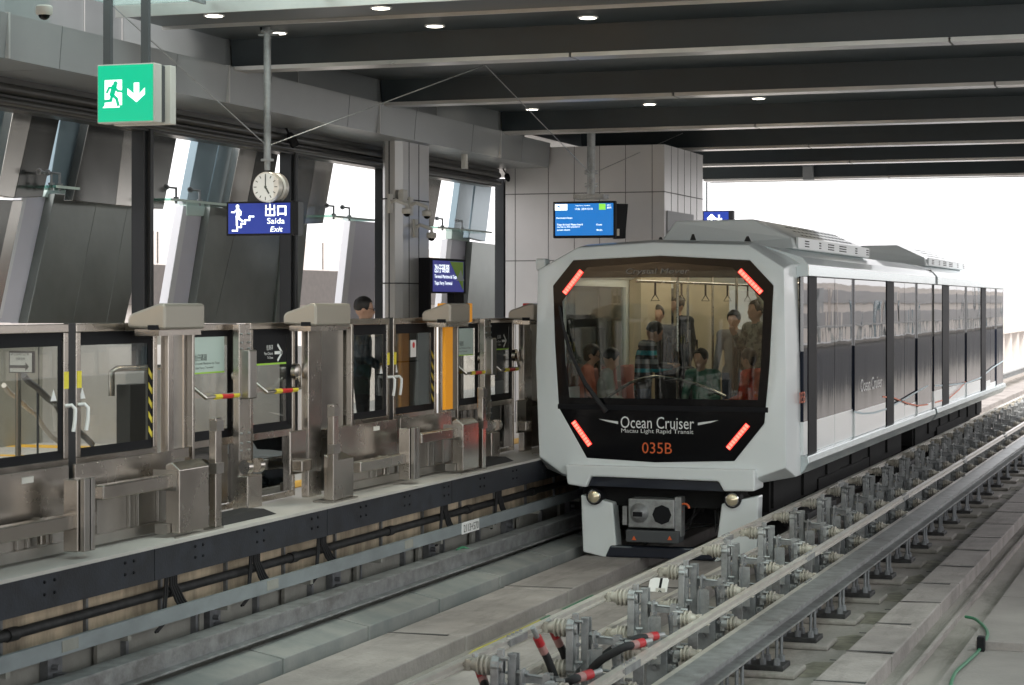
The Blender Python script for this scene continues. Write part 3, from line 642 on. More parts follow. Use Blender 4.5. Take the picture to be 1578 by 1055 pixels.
mb = MB(); mb.prism([(p0, Y2+.12, a.z-.01), (p1-.04, Y2+.30, a.z), (p1, Y2+.30, b.z-.03), (p0, Y2+.12, b.z-.03)], (-.05, .15, 0)); mb.build('housing', 'black', s4, bevel=.006)
bx(p0, p0+.08, Y2+.10, Y2+.13, a.z+.03, a.z+.12).build('connector', 'offwhite', s4)
# stay wires
def wire(pts, lab, r=.0055):
    o = MB().tube(pts, r, 5).build('stay_wire', 'galv', smooth=True); tag(o, lab, 'stay wire')
cp = Vector((px_, Y1+.2, ZY(412, 225, Y1+.2)))
wire([cp, PYp(170, 5, 15.5)], 'thin steel stay wire from the clock pole up to the left')
wire([cp, PZ(745, 101, ZB-.01)], 'thin steel stay wire from the clock pole up to the first dark beam')
dp = Vector((x, Y2+.15, ZY(911, 268, Y2+.15)))
wire([dp, PZ(745, 101, ZB-.01)+Vector((.02, 0, 0))], 'thin steel stay wire from the screen pole up to the left'); wire([dp, PYp(1052, 205, 29.4)], 'thin steel stay wire from the screen pole up to the right')
for q in ((PX(380, 200, -8.2), PX(405, 222, -8.2)),):
    pass
# pylon with the station name
XS = -9.0; ya, yb = YX(665, XS), YX(718, XS); zt = ZX(665, 398, XS); zb = ZX(665, 449, XS)
py_ = empty('name_sign', (XS, ya, 0), 'purple and lime station name sign on black posts beside the clad column', 'sign')
mb = MB(); mb.box(XS-.16, XS-.005, ya-.04, ya, 0, zt+.01); mb.box(XS-.12, XS-.03, yb-.35, yb, 0, zt); mb.box(XS-.12, XS-.004, ya, yb, zb-.02, zt+.01); mb.build('frame', 'black', py_)
bx(XS-.004, XS, ya+.05, yb-.08, zb, zt-.02).build('face', 'panel_purple', py_)
L = yb-ya
MB().prism([(XS, ya+L*.52, zt-.025), (XS, yb-.10, zt-.025), (XS, yb-.10, zb+.02)], (.002, 0, 0)).build('lime_wedge', 'lime', py_)
def t4(body, u0, v1, u1, v0): Hs = zt-zb; text(body, (XS, ya+L*u0, zb+Hs*v1), '+X', L*(u1-u0), Hs*(v0-v1), 'sign_white', py_)
t4('氹仔碼頭', .08, .58, .5, .84); t4('Terminal Marítimo da Taipa', .08, .38, .72, .52); t4('Taipa Ferry Terminal', .08, .18, .58, .32)
mb = MB(); yy = ya+L*.84; mb.prism([(XS+.002, yy-.25*L/2, zt-.26), (XS+.002, yy+.2*L/2, zt-.26), (XS+.002, yy, zt-.12)], (.001, 0, 0)); mb.build('emblem', 'pale_green', py_)
# signs beyond the train roof
q0 = CYf+.15
s5 = empty('wall_sign', (xr+.03, CYf+.9, 2.9), 'grey wall sign with arrows on the side of the panelled block', 'sign')
y5a, y5b = YX(1029, xr+.02), YX(1069, xr+.02); z5 = ZX(1029, 324, xr+.02)
bx(xr, xr+.02, y5a, y5b, z5-.5, z5).build('panel', 'grey', s5)
mb = MB(); strokes(mb, [([(.25, .0), (.25, .16)], .05), ([(.17, .08), (.25, .0), (.33, .08)], .05), ([(.75, .0), (.75, .16)], .05), ([(.67, .10), (.75, .17), (.83, .10)], .05)], (xr+.02, y5a+.2, z5-.36), (0, 1, 0), (0, 0, 1), (1, 0, 0), .002); mb.build('arrow', 'offwhite', s5)
Y6 = 40.; a6 = PYp(1083, 345, Y6); b6 = PYp(1125, 324, Y6)
s6 = empty('direction_sign', (a6.x, Y6, a6.z), 'lit blue direction sign with white symbols hanging beyond the train roof', 'sign')
bx(a6.x, b6.x+.06, Y6, Y6+.15, a6.z, b6.z).build('housing', 'black', s6); bx(a6.x+.02, b6.x-.03, Y6-.004, Y6, a6.z+.02, b6.z-.02).build('blue_face', 'sign_blue', s6)
mb = MB(); strokes(mb, [([(.18, 0), (.18, .1)], .05), ([(.11, .05), (.18, .12), (.25, .05)], .045), ([(.33, .0), (.33, .12)], .03), ([(.28, .05), (.33, .0), (.38, .05)], .03)], (a6.x, Y6-.005, a6.z+.05), (1, 0, 0), (0, 0, 1), (0, -1, 0), .003); mb.build('symbol', 'sign_white', s6)
mb = MB(); mb.box(a6.x+.05, a6.x+.08, Y6+.05, Y6+.08, b6.z, 4.2); mb.build('hanger', 'darkgrey', s6)
# cameras
def dome_cam(p, r, lab, arm=None):
    d = empty('security_camera', p, lab, 'security camera')
    mb = MB(); mb.lathe([(0, r*.9), (r*.2, r*1.1), (r*1.0, r*1.1), (r*1.25, r*.9)], (p[0], p[1], p[2]-0), (0, 0, -1), 16); mb.build('housing', 'offwhite', d, smooth=True)
    MB().lathe([(0, r*.75), (r*.3, r*.68), (r*.55, r*.4), (r*.65, .001)], (p[0], p[1], p[2]-r*1.25), (0, 0, -1), 14).build('dome', 'black_gloss', d, smooth=True)
    if arm: mb = MB(); mb.tube([Vector(arm), (Vector(arm)+Vector((.08, -.02, .03))), Vector(p)+Vector((0, 0, .04)), Vector(p)], .022, 8); mb.box(arm[0]-.01, arm[0]+.02, arm[1]-.05, arm[1]+.05, arm[2]-.12, arm[2]+.1); mb.build('arm', 'offwhite', d, smooth=True)
p = PX(68, 8, -8.6); dome_cam(p, .06, 'white dome camera under the soffit in the top left corner')
for px, py, lab in ((627, 320, 'left security camera of the pair on the clad column'), (658, 324, 'right security camera of the pair on the clad column'), (665, 358, 'lower security camera half hidden behind the clad column')):
    p = PX(px, py, -8.95); dome_cam(p, .055, lab, (-9.14, p.y-.06, p.z+.06))
p = PX(623, 300, -9.1); tag(bx(-9.15, -9.08, p.y-.08, p.y+.06, p.z-.08, p.z+.06).build('junction_box', 'offwhite', bevel=.01), 'small white junction box above the cameras on the clad column', 'junction box')
p = PX(716, 226, -9.2); sk = empty('hanging_sensor', p, 'slim white cylinder hanging from the soffit right of the column', 'sensor')
MB().lathe([(0, .045), (.30, .045)], (p.x, p.y, p.z-.28), (0, 0, 1), 12).build('body', 'offwhite', sk, smooth=True); MB().tube([(p.x, p.y, p.z), (p.x-.05, p.y-.08, p.z+.09), (p.x-.05, p.y-.08, 3.62)], .014, 6).build('arm', 'galv_dark', sk)
p = PYp(1246, 255, 37.0); s7 = empty('box_speaker', p, 'grey box speaker hanging under the farthest roof beam', 'speaker'); bx(p.x-.09, p.x+.09, 36.9, 37.1, p.z-.26, p.z-.02).build('cabinet', 'grey', s7, bevel=.01); bx(p.x-.1, p.x+.1, 36.88, 37.0, p.z-.02, p.z+.1).build('bracket', 'galv_dark', s7)
for px, py, lab in ((445, 205, 'small black spotlight clamped to the window head behind the clock pole'), (600, 230, 'small black spotlight clamped to the window head beside the clad column'), (780, 268, 'small black spotlight clamped at the panelled block corner')):
    p = PX(px, py, -9.65); d = empty('spotlight', p, lab, 'spotlight'); MB().lathe([(0, .03), (.03, .045), (.16, .05)], p, (.3, .4, -.8), 10).build('head', 'black', d); MB().tube([p, p+Vector((-.06, 0, .1)), p+Vector((-.1, .05, .2))], .012, 6).build('arm', 'black', d)
# ================= PLATFORM SCREEN =================
XD = -7.65; PER = YX(603, XD)-YX(111, XD); Yc = YX(111, XD)
def yd(px, X=XD): return YX(px, X)
def leaf_frame(mb, y0, y1, z0, z1, X, w=.06, t=.05, mid=None):
    mb.box(X-t, X, y0, y1, z1-w, z1); mb.box(X-t, X, y0, y1, z0, z0+w*.8); mb.box(X-t, X-.001, y0, y0+w, z0+w*.8, z1-w); mb.box(X-t, X-.001, y1-w, y1, z0+w*.8, z1-w)
    if mid: mb.box(X-t, X-.002, y0+w, y1-w, mid-.03, mid+.03)
things = []
def sliding(y0, y1, side):
    t = empty('platform_door', (XD, y0, 0), 'x', 'platform door', 'sliding platform doors')
    mb = MB(); leaf_frame(mb, y0, y1, .56, 1.555, XD); mb.build('frame', 'steel', t, bevel=.005)
    bx(XD-.035, XD-.025, y0+.06, y1-.06, .6, 1.5).build('glass', 'glass', t)
    mb = MB(); mb.box(XD-.024, XD-.02, y0+.06, y1-.06, 1.40, 1.5); mb.box(XD-.024, XD-.02, y0+.06, y0+.09, .65, 1.4); mb.box(XD-.024, XD-.02, y1-.11, y1-.06, .65, 1.4); mb.box(XD-.024, XD-.02, y0+.06, y1-.06, .6, .67); mb.build('black_border', 'black', t)
    bx(XD-.05, XD, y0, y1, .02, .555).build('kick_panel', 'steel_dull', t)
    ye = y1-.035 if side < 0 else y0+.035
    bx(XD, XD+.003, ye-.03, ye+.03, 1.10, 1.22).build('sticker', 'yellow', t)
    mb = MB(); mb.tube([(XD-.0, ye, .98), (XD+.045, ye, .985), (XD+.06, ye+.02, .96), (XD+.055, ye+.025, .88), (XD+.045, ye+.02, .80)], .014, 8); mb.build('handle', 'white', t, smooth=True)
    mb = MB(); yt = y1-.17 if side < 0 else y0+.11; mb.prism([(XD-.019, yt-.04, 1.02), (XD-.019, yt+.04, 1.02), (XD-.019, yt, 1.10)], (.001, 0, 0)); mb.build('triangle_mark', 'white', t)
    if side < 0: bx(XD-.045, XD-.005, y1+.004, YX(118, XD)-.004, .02, 1.56).build('rubber_seal', 'mullion', t)
    if side > 0:
        hz = bx(XD-.019, XD-.016, y1-.115, y1-.065, .66, 1.2).build('hazard_strip', 'black', t)
        mb = MB(); z = .68
        while z < 1.16: mb.prism([(XD-.015, y1-.115, z+.05), (XD-.015, y1-.065, z), (XD-.015, y1-.065, z+.045), (XD-.015, y1-.115, z+.095)], (.001, 0, 0)); z += .11
        mb.build('hazard_stripe', 'yellow', hz)
    return t
def emergency(y0, y1, hinge):
    t = empty('emergency_door', (XD, y0, 0), 'x', 'emergency door', 'emergency doors with push bars')
    mb = MB(); leaf_frame(mb, y0, y1, .02, 1.535, XD, w=.055, mid=.58); mb.build('frame', 'steel', t, bevel=.005)
    bx(XD-.035, XD-.025, y0+.055, y1-.055, .61, 1.48).build('glass', 'glass', t)
    mb = MB(); mb.box(XD-.024, XD-.02, y0+.055, y1-.055, 1.43, 1.48); mb.box(XD-.024, XD-.02, y1-.13, y1-.055, .65, 1.43); mb.box(XD-.024, XD-.02, y0+.055, y1-.055, .61, .68); mb.build('black_border', 'black', t)
    bx(XD-.035, XD-.025, y0+.055, y1-.055, .07, .55).build('lower_glass', 'side_glass', t)
    L = y1-y0; z = .955; X = XD+.10
    pb = MB().tube([(XD, y0+.03, z+.07), (XD+.03, y0+.04, z+.08), (X, y0+.10, z), (X, y1-.12, z+.01), (XD+.05, y1-.03, z+.09), (XD, y1-.02, z+.16)], .016, 8).build('push_bar', 'steel', t, smooth=True)
    for a, b, m in ((.30, .43, 'yellow'), (.43, .66, 'red'), (.66, .79, 'yellow')): MB().tube([(X, y0+L*a, z), (X, y0+L*b, z)], .021, 8).build('tape_band', m, pb, smooth=True)
    MB().lathe([(0, .07), (.04, .07), (.05, .055)], (XD, y1-.03, z+.15), (1, 0, 0), 18).build('pivot_disc', 'steel', t, smooth=True)
    return t
def tx(body, y0, z0, w, h, m, t, X=None): text(body, (X or XD-.017, y0, z0), '+X', w, h, m, t, depth=.002)
def header(y0, y1, X=-7.30):
    t = empty('header_box', (X, y0, 1.5), 'x', 'header box', 'beige header boxes on the platform screen')
    MB().prism([(X, y0, 1.505), (X, y0, 1.695), (X-.05, y0, 1.70), (X-.29, y0, 1.62), (X-.31, y0, 1.59), (X-.31, y0, 1.52)], (0, y1-y0, 0)).build('cover', 'header_beige', t, bevel=.018)
    bx(X-.26, X-.06, y0+.02, y1+.05, 1.46, 1.507).build('under_tray', 'steel', t); bx(X-.14, X-.05, y0-.004, y0+.02, 1.505, 1.54).build('slot', 'black', t)
    return t
def housing(pts, X=XD+.06, pale=False):
    a = [yd(p) for p in pts]; t = empty('door_housing', (X, a[0], 0), 'x', 'door housing', 'steel door housings of the platform screen')
    mb = MB(); mb.box(X-.07, X, a[0]+.06, a[1], 0, 1.51); mb.box(X-.10, X, a[-2]+.04, a[-1], 0, 1.51); mb.box(X-.10, X-.01, a[0], a[-1], 1.47, 1.51); mb.box(X-.10, X-.01, a[1], a[-2], .5, .58); mb.build('post', 'steel', t, bevel=.006)
    bx(X-.10, X-.07, a[2], a[-2], .58, 1.47).build('infill_panel', 'offwhite' if pale else 'steel_dull', t); bx(X-.10, X-.06, a[1], a[2], .58, 1.47).build('dark_slot', 'black', t)
    bx(X-.10, X-.05, a[1], a[-2], .02, .5).build('lower_panel', 'steel_dull', t)
    return t
def centre_post(p0, p1):
    y0, y1 = yd(p0, -7.55), yd(p1, -7.55); X = -7.55; t = empty('centre_post', (X, y0, 0), 'x', 'post', 'centre posts between emergency doors')
    mb = MB(); mb.box(X-.05, X, y0+.03, y1, 0, 1.53); mb.box(X, X+.012, y0+.02, y1-.02, 0, 1.53); mb.build('channel', 'steel', t, bevel=.004)
    bx(X, X+.09, y0+.05, y0+.19, .92, 1.32).build('lock_cover', 'steel_dull', t, bevel=.012)
    mb = MB()
    for y in (y0+.02, y1-.0): MB().lathe([(-.02, .06), (.03, .06)], (X+.07, y, .37), (.3, 1, 0), 18).build('roller', 'steel', t, smooth=True)
    bx(X, X+.10, y0-.0, y1+.03, .03, .30).build('floor_box', 'steel', t, bevel=.01)
    mb = MB()
    for z in (1.45, 1.38, 1.33, .56, .50, .64):
        for y in (y0+.05, y1-.05): mb.lathe([(0, .009), (.018, .009)], (X+.01, y, z), (1, 0, 0), 6)
    mb.build('bolt', 'galv', t)
    return t
def wedge(y0, y1):
    X = -7.2; t = MB(); t.loft([[(X, y0, 0), (X-.3, y0, 0), (X-.3, y1, 0), (X, y1, 0)], [(X-.05, y0+.14, .055), (X-.25, y0+.14, .055), (X-.25, y1-.14, .055), (X-.05, y1-.14, .055)]])
    return tag(t.build('floor_wedge', 'rubber', bevel=.004), 'x', 'wedge', 'black rubber wedges in front of the emergency doors')
def rivets(mb, X, y0, y1, z, n=7):
    for i in range(n): mb.lathe([(0, .006), (.006, .006)], (X, y0+(y1-y0)*(i+.5)/n, z), (1, 0, 0), 6)
def barrier(y0, y1, zb0, zb1, box, dz, fin=False):
    t = empty('steel_barrier', (-7.3, y0, 0), 'x', 'barrier', 'stainless barriers along the platform edge')
    mb = MB(); mb.box(-7.42, -7.40, y0, y1, zb1-.03, .60); rivets(mb, -7.40, y0, y1, .585); mb.build('sheet', 'steel', t, bevel=.003)
    mb = MB(); mb.box(-7.27, -7.18, y0, y1-.0, zb0, zb1); mb.build('bar', 'steel', t, bevel=.01)
    mb = MB(); mb.box(-7.45, -7.43, y0, y1, .02, zb0); mb.box(-7.43, -7.38, y0, y1, .02, .09)
    L = y1-y0
    for f in (.12, .22, .55, .64, .86): mb.box(-7.43, -7.405, y0+L*f, y0+L*f+.03, .09, zb0)
    mb.build('lower_panel', 'steel_dull', t, bevel=.003)
    b0, b1 = box
    if fin:
        mb = MB(); mb.box(-7.27, -7.16, b0, b1, .05, .53); mb.build('end_box', 'steel', t, bevel=.006)
        mb = MB(); mb.box(-7.155, -7.12, b0+.02, b0+.09, .05, .535); mb.box(-7.155, -7.12, b0+.11, b1, .05, .535); mb.build('end_fin', 'steel_dull', t, bevel=.003)
        bx(-7.40, -7.36, b0-.12, b0-.06, .10, .28).build('bracket', 'steel', t, bevel=.008); bx(-7.399, -7.396, b0-.30, b0-.16, .52, .56).build('plate', 'offwhite', t)
    else:
        mb = MB(); mb.prism([(-7.245, b0, .03), (-7.13, b0, .03), (-7.13, b0, dz), (-7.20, b0, dz+.055), (-7.245, b0, dz+.035)], (0, b1-b0, 0)); mb.build('end_box', 'steel', t, bevel=.006)
        mb = MB(); mb.box(-7.34, -7.15, b0-.01, b0-.002, zb0-.02, zb1+.03); mb.box(-7.30, -7.20, b0-.06, b0-.01, .03, .10); mb.build('bracket', 'steel_dull', t)
        bx(-7.12, -7.11, b0-.1, b1+.1, .0, .015).build('foot_plate', 'steel_dull', t)
    return t
def steel_post(p0, p1):
    a, b = yd(p0, -7.13), yd(p1, -7.13); t = empty('steel_post', (-7.13, a, 0), 'x', 'post', 'slim steel posts on the platform edge')
    a += (b-a)*.5; bx(-7.18, -7.12, a, b, .02, .84).build('post', 'steel', t, bevel=.006)
    mb = MB(); mb.box(-7.21, -7.115, a-.03, b+.02, 0, .02); mb.box(-7.17, -7.11, a-.01, b+.015, .42, .50); mb.box(-7.17, -7.11, a-.01, b+.015, .74, .82); mb.build('clamp', 'steel_dull', t)
    return t
def small_box(p0, p1):
    a, b = yd(p0, -7.13), yd(p1, -7.13); t = empty('steel_box', (-7.13, a, 0), 'x', 'box', 'short steel boxes beside the wide posts')
    mb = MB(); mb.prism([(-7.24, a, .02), (-7.13, a, .02), (-7.13, a, .36), (-7.24, a, .41)], (0, b-a, 0)); mb.build('box', 'steel', t, bevel=.006)
    bx(-7.32, -7.11, a-.05, b+.05, 0, .018).build('foot_plate', 'steel_dull', t)
    a2 = a-.32; mb = MB(); mb.box(-7.42, -7.40, a2, a, .25, .62); mb.box(-7.40, -7.30, a2+.02, a2+.22, .28, .38); mb.build('side_plate', 'steel', t, bevel=.01)
    return t
# ---- unit 1 masters (second unit in the picture is unit 1; masters built at unit 0)
UN = {-1: 'cut by the left edge of the picture', 0: 'nearest the camera', 1: 'in the middle of the screen beside the person', 2: 'beside the train'}
masters = [
 (sliding(yd(0)-.45, yd(106), -1), {-1: 0, 0: 'left sliding glass door of the nearest pair, by the left edge of the picture', 1: 'left sliding glass door of the middle pair, with a person standing behind it', 2: 'left sliding glass door nearest the train'}),
 (sliding(yd(118), yd(243), 1), {0: 'right sliding glass door of the nearest pair with hazard stripes on its right edge', 1: 'right sliding glass door of the middle pair, left of the orange panel', 2: 0}),
 (housing((243, 257, 264, 283, 290)), {0: 'steel door housing between the nearest sliding door and the pale green poster', 1: 'steel door housing behind the orange panel', 2: 0}),
 (header(yd(254, -7.3), yd(316, -7.3)), {0: 'header box nearest the camera, above the nearest sliding door', 1: 'header box with an orange end stripe above the orange panel', 2: 0}),
 (emergency(yd(290), yd(365), 1), {0: 'emergency door showing the pale green station poster, nearest pair', 1: 'emergency door showing the pale green poster right of the orange panel', 2: 0}),
 (emergency(yd(386), yd(455), -1), {0: 'emergency door showing the dark arrow poster, nearest pair', 1: 'emergency door showing the dark arrow poster, near the train', 2: 0}),
 (centre_post(365, 385), {0: 'centre post between the two nearest emergency doors', 1: 'centre post between the two emergency doors near the train', 2: 0}),
 (housing((455, 480, 488, 524, 530), XD+.10), {0: 'wide steel door housing left of the door with the person behind it', 1: 'wide steel door housing next to the train', -1: 0}),
 (header(yd(487, -7.3), yd(541, -7.3)), {0: 'header box left of the person\'s head', 1: 'header box with a red end stripe next to the train', -1: 0}),
 (small_box(517, 545), {-1: 0, 0: 'short steel box beside the wide housing left of the middle doors', 1: 0}),
 (steel_post(505, 520), {-1: 0, 0: 'slim steel post in front of the wide housing left of the middle doors', 1: 0}),
 (barrier(yd(-78, -7.4), yd(106, -7.4), .20, .30, (yd(126, -7.13), yd(145, -7.13)), 0, True), {0: 'stainless barrier at the left edge of the picture ending in a tall fin box', 1: 'stainless barrier below the person ending in a tall fin box', 2: 'stainless barrier next to the train side'}),
 (barrier(yd(116, -7.4), yd(265, -7.4), .36, .46, (yd(277, -7.13), yd(322, -7.13)), .49), {0: 'stainless barrier ending in a big box, nearest the camera', 1: 'stainless barrier ending in a big box lit red by the train lamps', 2: 0}),
 (steel_post(322, 340), {0: 'slim steel post right of the nearest big steel box', 1: 'slim steel post right of the big box near the train', 2: 0}),
 (wedge(yd(343, -7.2), yd(427, -7.2)), {0: 'black rubber wedge on the floor below the nearest centre post', 1: 'black rubber wedge on the floor near the train', 2: 0}),
]
unit = {}
for mi, (m, labs) in enumerate(masters):
    for k in (0, -1, 1, 2):
        if k not in labs: continue
        o = m if k == 0 else copy_tree(m)
        o.location.y = m.location.y+k*PER if k else m.location.y
        o['label'] = labs[k] if labs[k] else m['label'] if False else {-1: 'left of', 2: 'hidden behind the train, farthest'}.get(k, 'next to the train')+' '+m.name.replace('_', ' ')+(' of the row, beyond the picture edge' if k < 0 else ' of the row')
        unit[(mi, k)] = o
bpy.context.view_layer.update()
# posters on the emergency doors (different on each leaf)
for k in (0, 1):
    dy = k*PER
    e = unit[(4, k)]; ya, yb = yd(294)+dy, yd(349)+dy; zt = 1.43; zb = 1.15
    q = bx(XD-.022, XD-.0195, ya+.04, yb, zb, zt).build('poster', 'pale_green', e); bx(XD-.0195, XD-.0185, ya+.04, yb, zb-.012, zb).build('lime_band', 'lime', e)
    for s, f0, f1, zz, hh in (('氹仔碼頭', .14, .50, 1.24, .055), ('Terminal Marítimo da Taipa', .14, .86, 1.205, .024), ('Taipa Ferry Terminal', .14, .68, 1.172, .022)): text(s, (XD-.019, ya+(yb-ya)*f0, zz), '+X', (yb-ya)*(f1-f0), hh, 'text_dark', e, depth=.001)
    e = unit[(5, k)]; ya, yb = yd(389)+dy, yd(444)+dy; zb = 1.19
    bx(XD-.022, XD-.0195, ya, yb, zb, zt+.0).build('poster', 'black', e); bx(XD-.0195, XD-.0185, ya, yb, zb-.015, zb).build('lime_band', 'lime', e)
    L = yb-ya
    for s, f0, f1, zz, hh in (('往海洋', .44, .62, 1.30, .045), ('Para Oceano', .38, .62, 1.26, .025), ('To Ocean', .46, .62, 1.225, .022)): text(s, (XD-.019, ya+L*f0, zz), '+X', L*(f1-f0), hh, 'silver_text', e, depth=.001)
    mb = MB(); strokes(mb, [([(L*.68, 1.275), (L*.86, 1.275)], .026), ([(L*.76, 1.34), (L*.88, 1.275), (L*.76, 1.21)], .024)], (XD-.019, ya, 0), (0, 1, 0), (0, 0, 1), (1, 0, 0), .001); mb.build('arrow', 'silver_text', e)
# orange panel and end stripes
y0, y1 = YX(686, -7.42), YX(698, -7.42)
op_ = empty('orange_panel', (-7.42, y0, .6), 'bright orange vertical panel on the housing in the middle of the screen', 'panel')
bx(-7.45, -7.42, y0, y1, .62, 1.50).build('front', 'orange_panel', op_, bevel=.004)
h = unit[(3, 1)]; bx(-7.66, -7.295, yd(316, -7.3)+PER-.07, yd(316, -7.3)+PER+.004, 1.505, 1.70).build('end_stripe', 'orange_panel', h, bevel=.01)
h = unit[(8, 1)]; bx(-7.66, -7.295, yd(541, -7.3)+PER-.09, yd(541, -7.3)+PER+.004, 1.505, 1.70).build('end_stripe', 'red_led_core' if False else 'red', h, bevel=.01)
# notice on the sliding door
e = unit[(1, 1)]; yn = YX(640, XD); n = bx(XD-.02, XD-.015, yn-.08, yn+.06, 1.16, 1.33).build('notice', 'white', e); MB().lathe([(0, .03), (.002, .03)], (XD-.0145, yn-.01, 1.28), (1, 0, 0), 14).build('prohibition_mark', 'red', n)
# cream arrow notice on a steel post behind the nearest doors
Yn = 12.9; a = PYp(14, 574, Yn); b = PYp(52, 541, Yn)
ns = empty('notice_stand', (a.x+.1, Yn, 0), 'white notice with a right arrow on a steel stand behind the nearest doors', 'notice stand')
bx(a.x, b.x, Yn, Yn+.02, a.z, b.z).build('frame', 'black', ns); bx(a.x+.008, b.x-.015, Yn-.003, Yn, a.z+.006, b.z-.012).build('sheet', 'white', ns)
mb = MB(); w_ = b.x-a.x; strokes(mb, [([(w_*.08, .045), (w_*.7, .045)], .02), ], (a.x, Yn-.004, a.z), (1, 0, 0), (0, 0, 1), (0, -1, 0), .002); mb.prism([(a.x+w_*.68, Yn-.004, a.z+.075), (a.x+w_*.68, Yn-.004, a.z+.015), (a.x+w_*.82, Yn-.004, a.z+.045)], (0, -.002, 0)); mb.build('arrow', 'darkgrey', ns)
text('請往此幕門上車', (a.x+.015, Yn-.004, a.z+.125), '-Y', w_*.75, .024, 'text_dark', ns); text('多謝合作', (a.x+.06, Yn-.004, a.z+.09), '-Y', w_*.38, .022, 'text_dark', ns)
mb = MB(); xm = XY(28, Yn+.03); mb.tube([(xm, Yn+.03, 0), (xm, Yn+.03, a.z+.02)], .022, 10); mb.lathe([(0, .14), (.02, .14)], (xm, Yn+.03, 0), (0, 0, 1), 16); mb.build('stand', 'steel', ns, smooth=True)
# stair handrails beyond
hr = empty('stair_handrail', (-12, 17, 0), 'sagging dark handrail of the stair seen through the nearest doors', 'handrail')
def pz_(px, py, Y): return PYp(px, py, Y)
for off, m, r in ((0, 'darkgrey', .035), (30, 'steel', .028)):
    pts = [pz_(px-off*1.0, py+off*.55, 18.5+i*.25) for i, (px, py) in enumerate(((36, 577), (44, 588), (56, 596), (64, 604), (74, 614), (86, 622), (96, 640), (108, 655), (120, 664), (132, 674), (142, 684)))]
    MB().tube(pts, r, 8).build('rail', m, hr, smooth=True)
mb = MB()
for px, py in ((58, 600), (110, 655)): p = pz_(px, py, 19.2); mb.tube([p, (p.x, p.y, 0)], .012, 6)
mb.build('baluster', 'darkgrey', hr)
he = empty('handrail_end', (0, 17, 0), 'looped steel handrail end on a grey pillar behind the right nearest door', 'handrail')
p = pz_(172, 590, 17); q = pz_(190, 568, 17)
MB().tube([(p.x, 17, p.z-.12), (p.x, 17, q.z-.03), (p.x+.03, 17.05, q.z), (p.x+.25, 17.6, q.z), (p.x+.33, 17.7, q.z-.08)], .03, 10).build('loop', 'steel', he, smooth=True)
bx(p.x-.01, p.x+.14, 17.1, 17.4, 0, q.z-.15).build('pillar', 'cladding_dark', he, bevel=.01)
bx(-9.9, -9.7, YX(208, -9.8), YX(240, -9.8), 0, 1.1).build('x', 'column').name = 'clad_stub'
tag(bpy.data.objects['clad_stub'], 'pale metal clad stub wall behind the hazard striped door', 'wall')
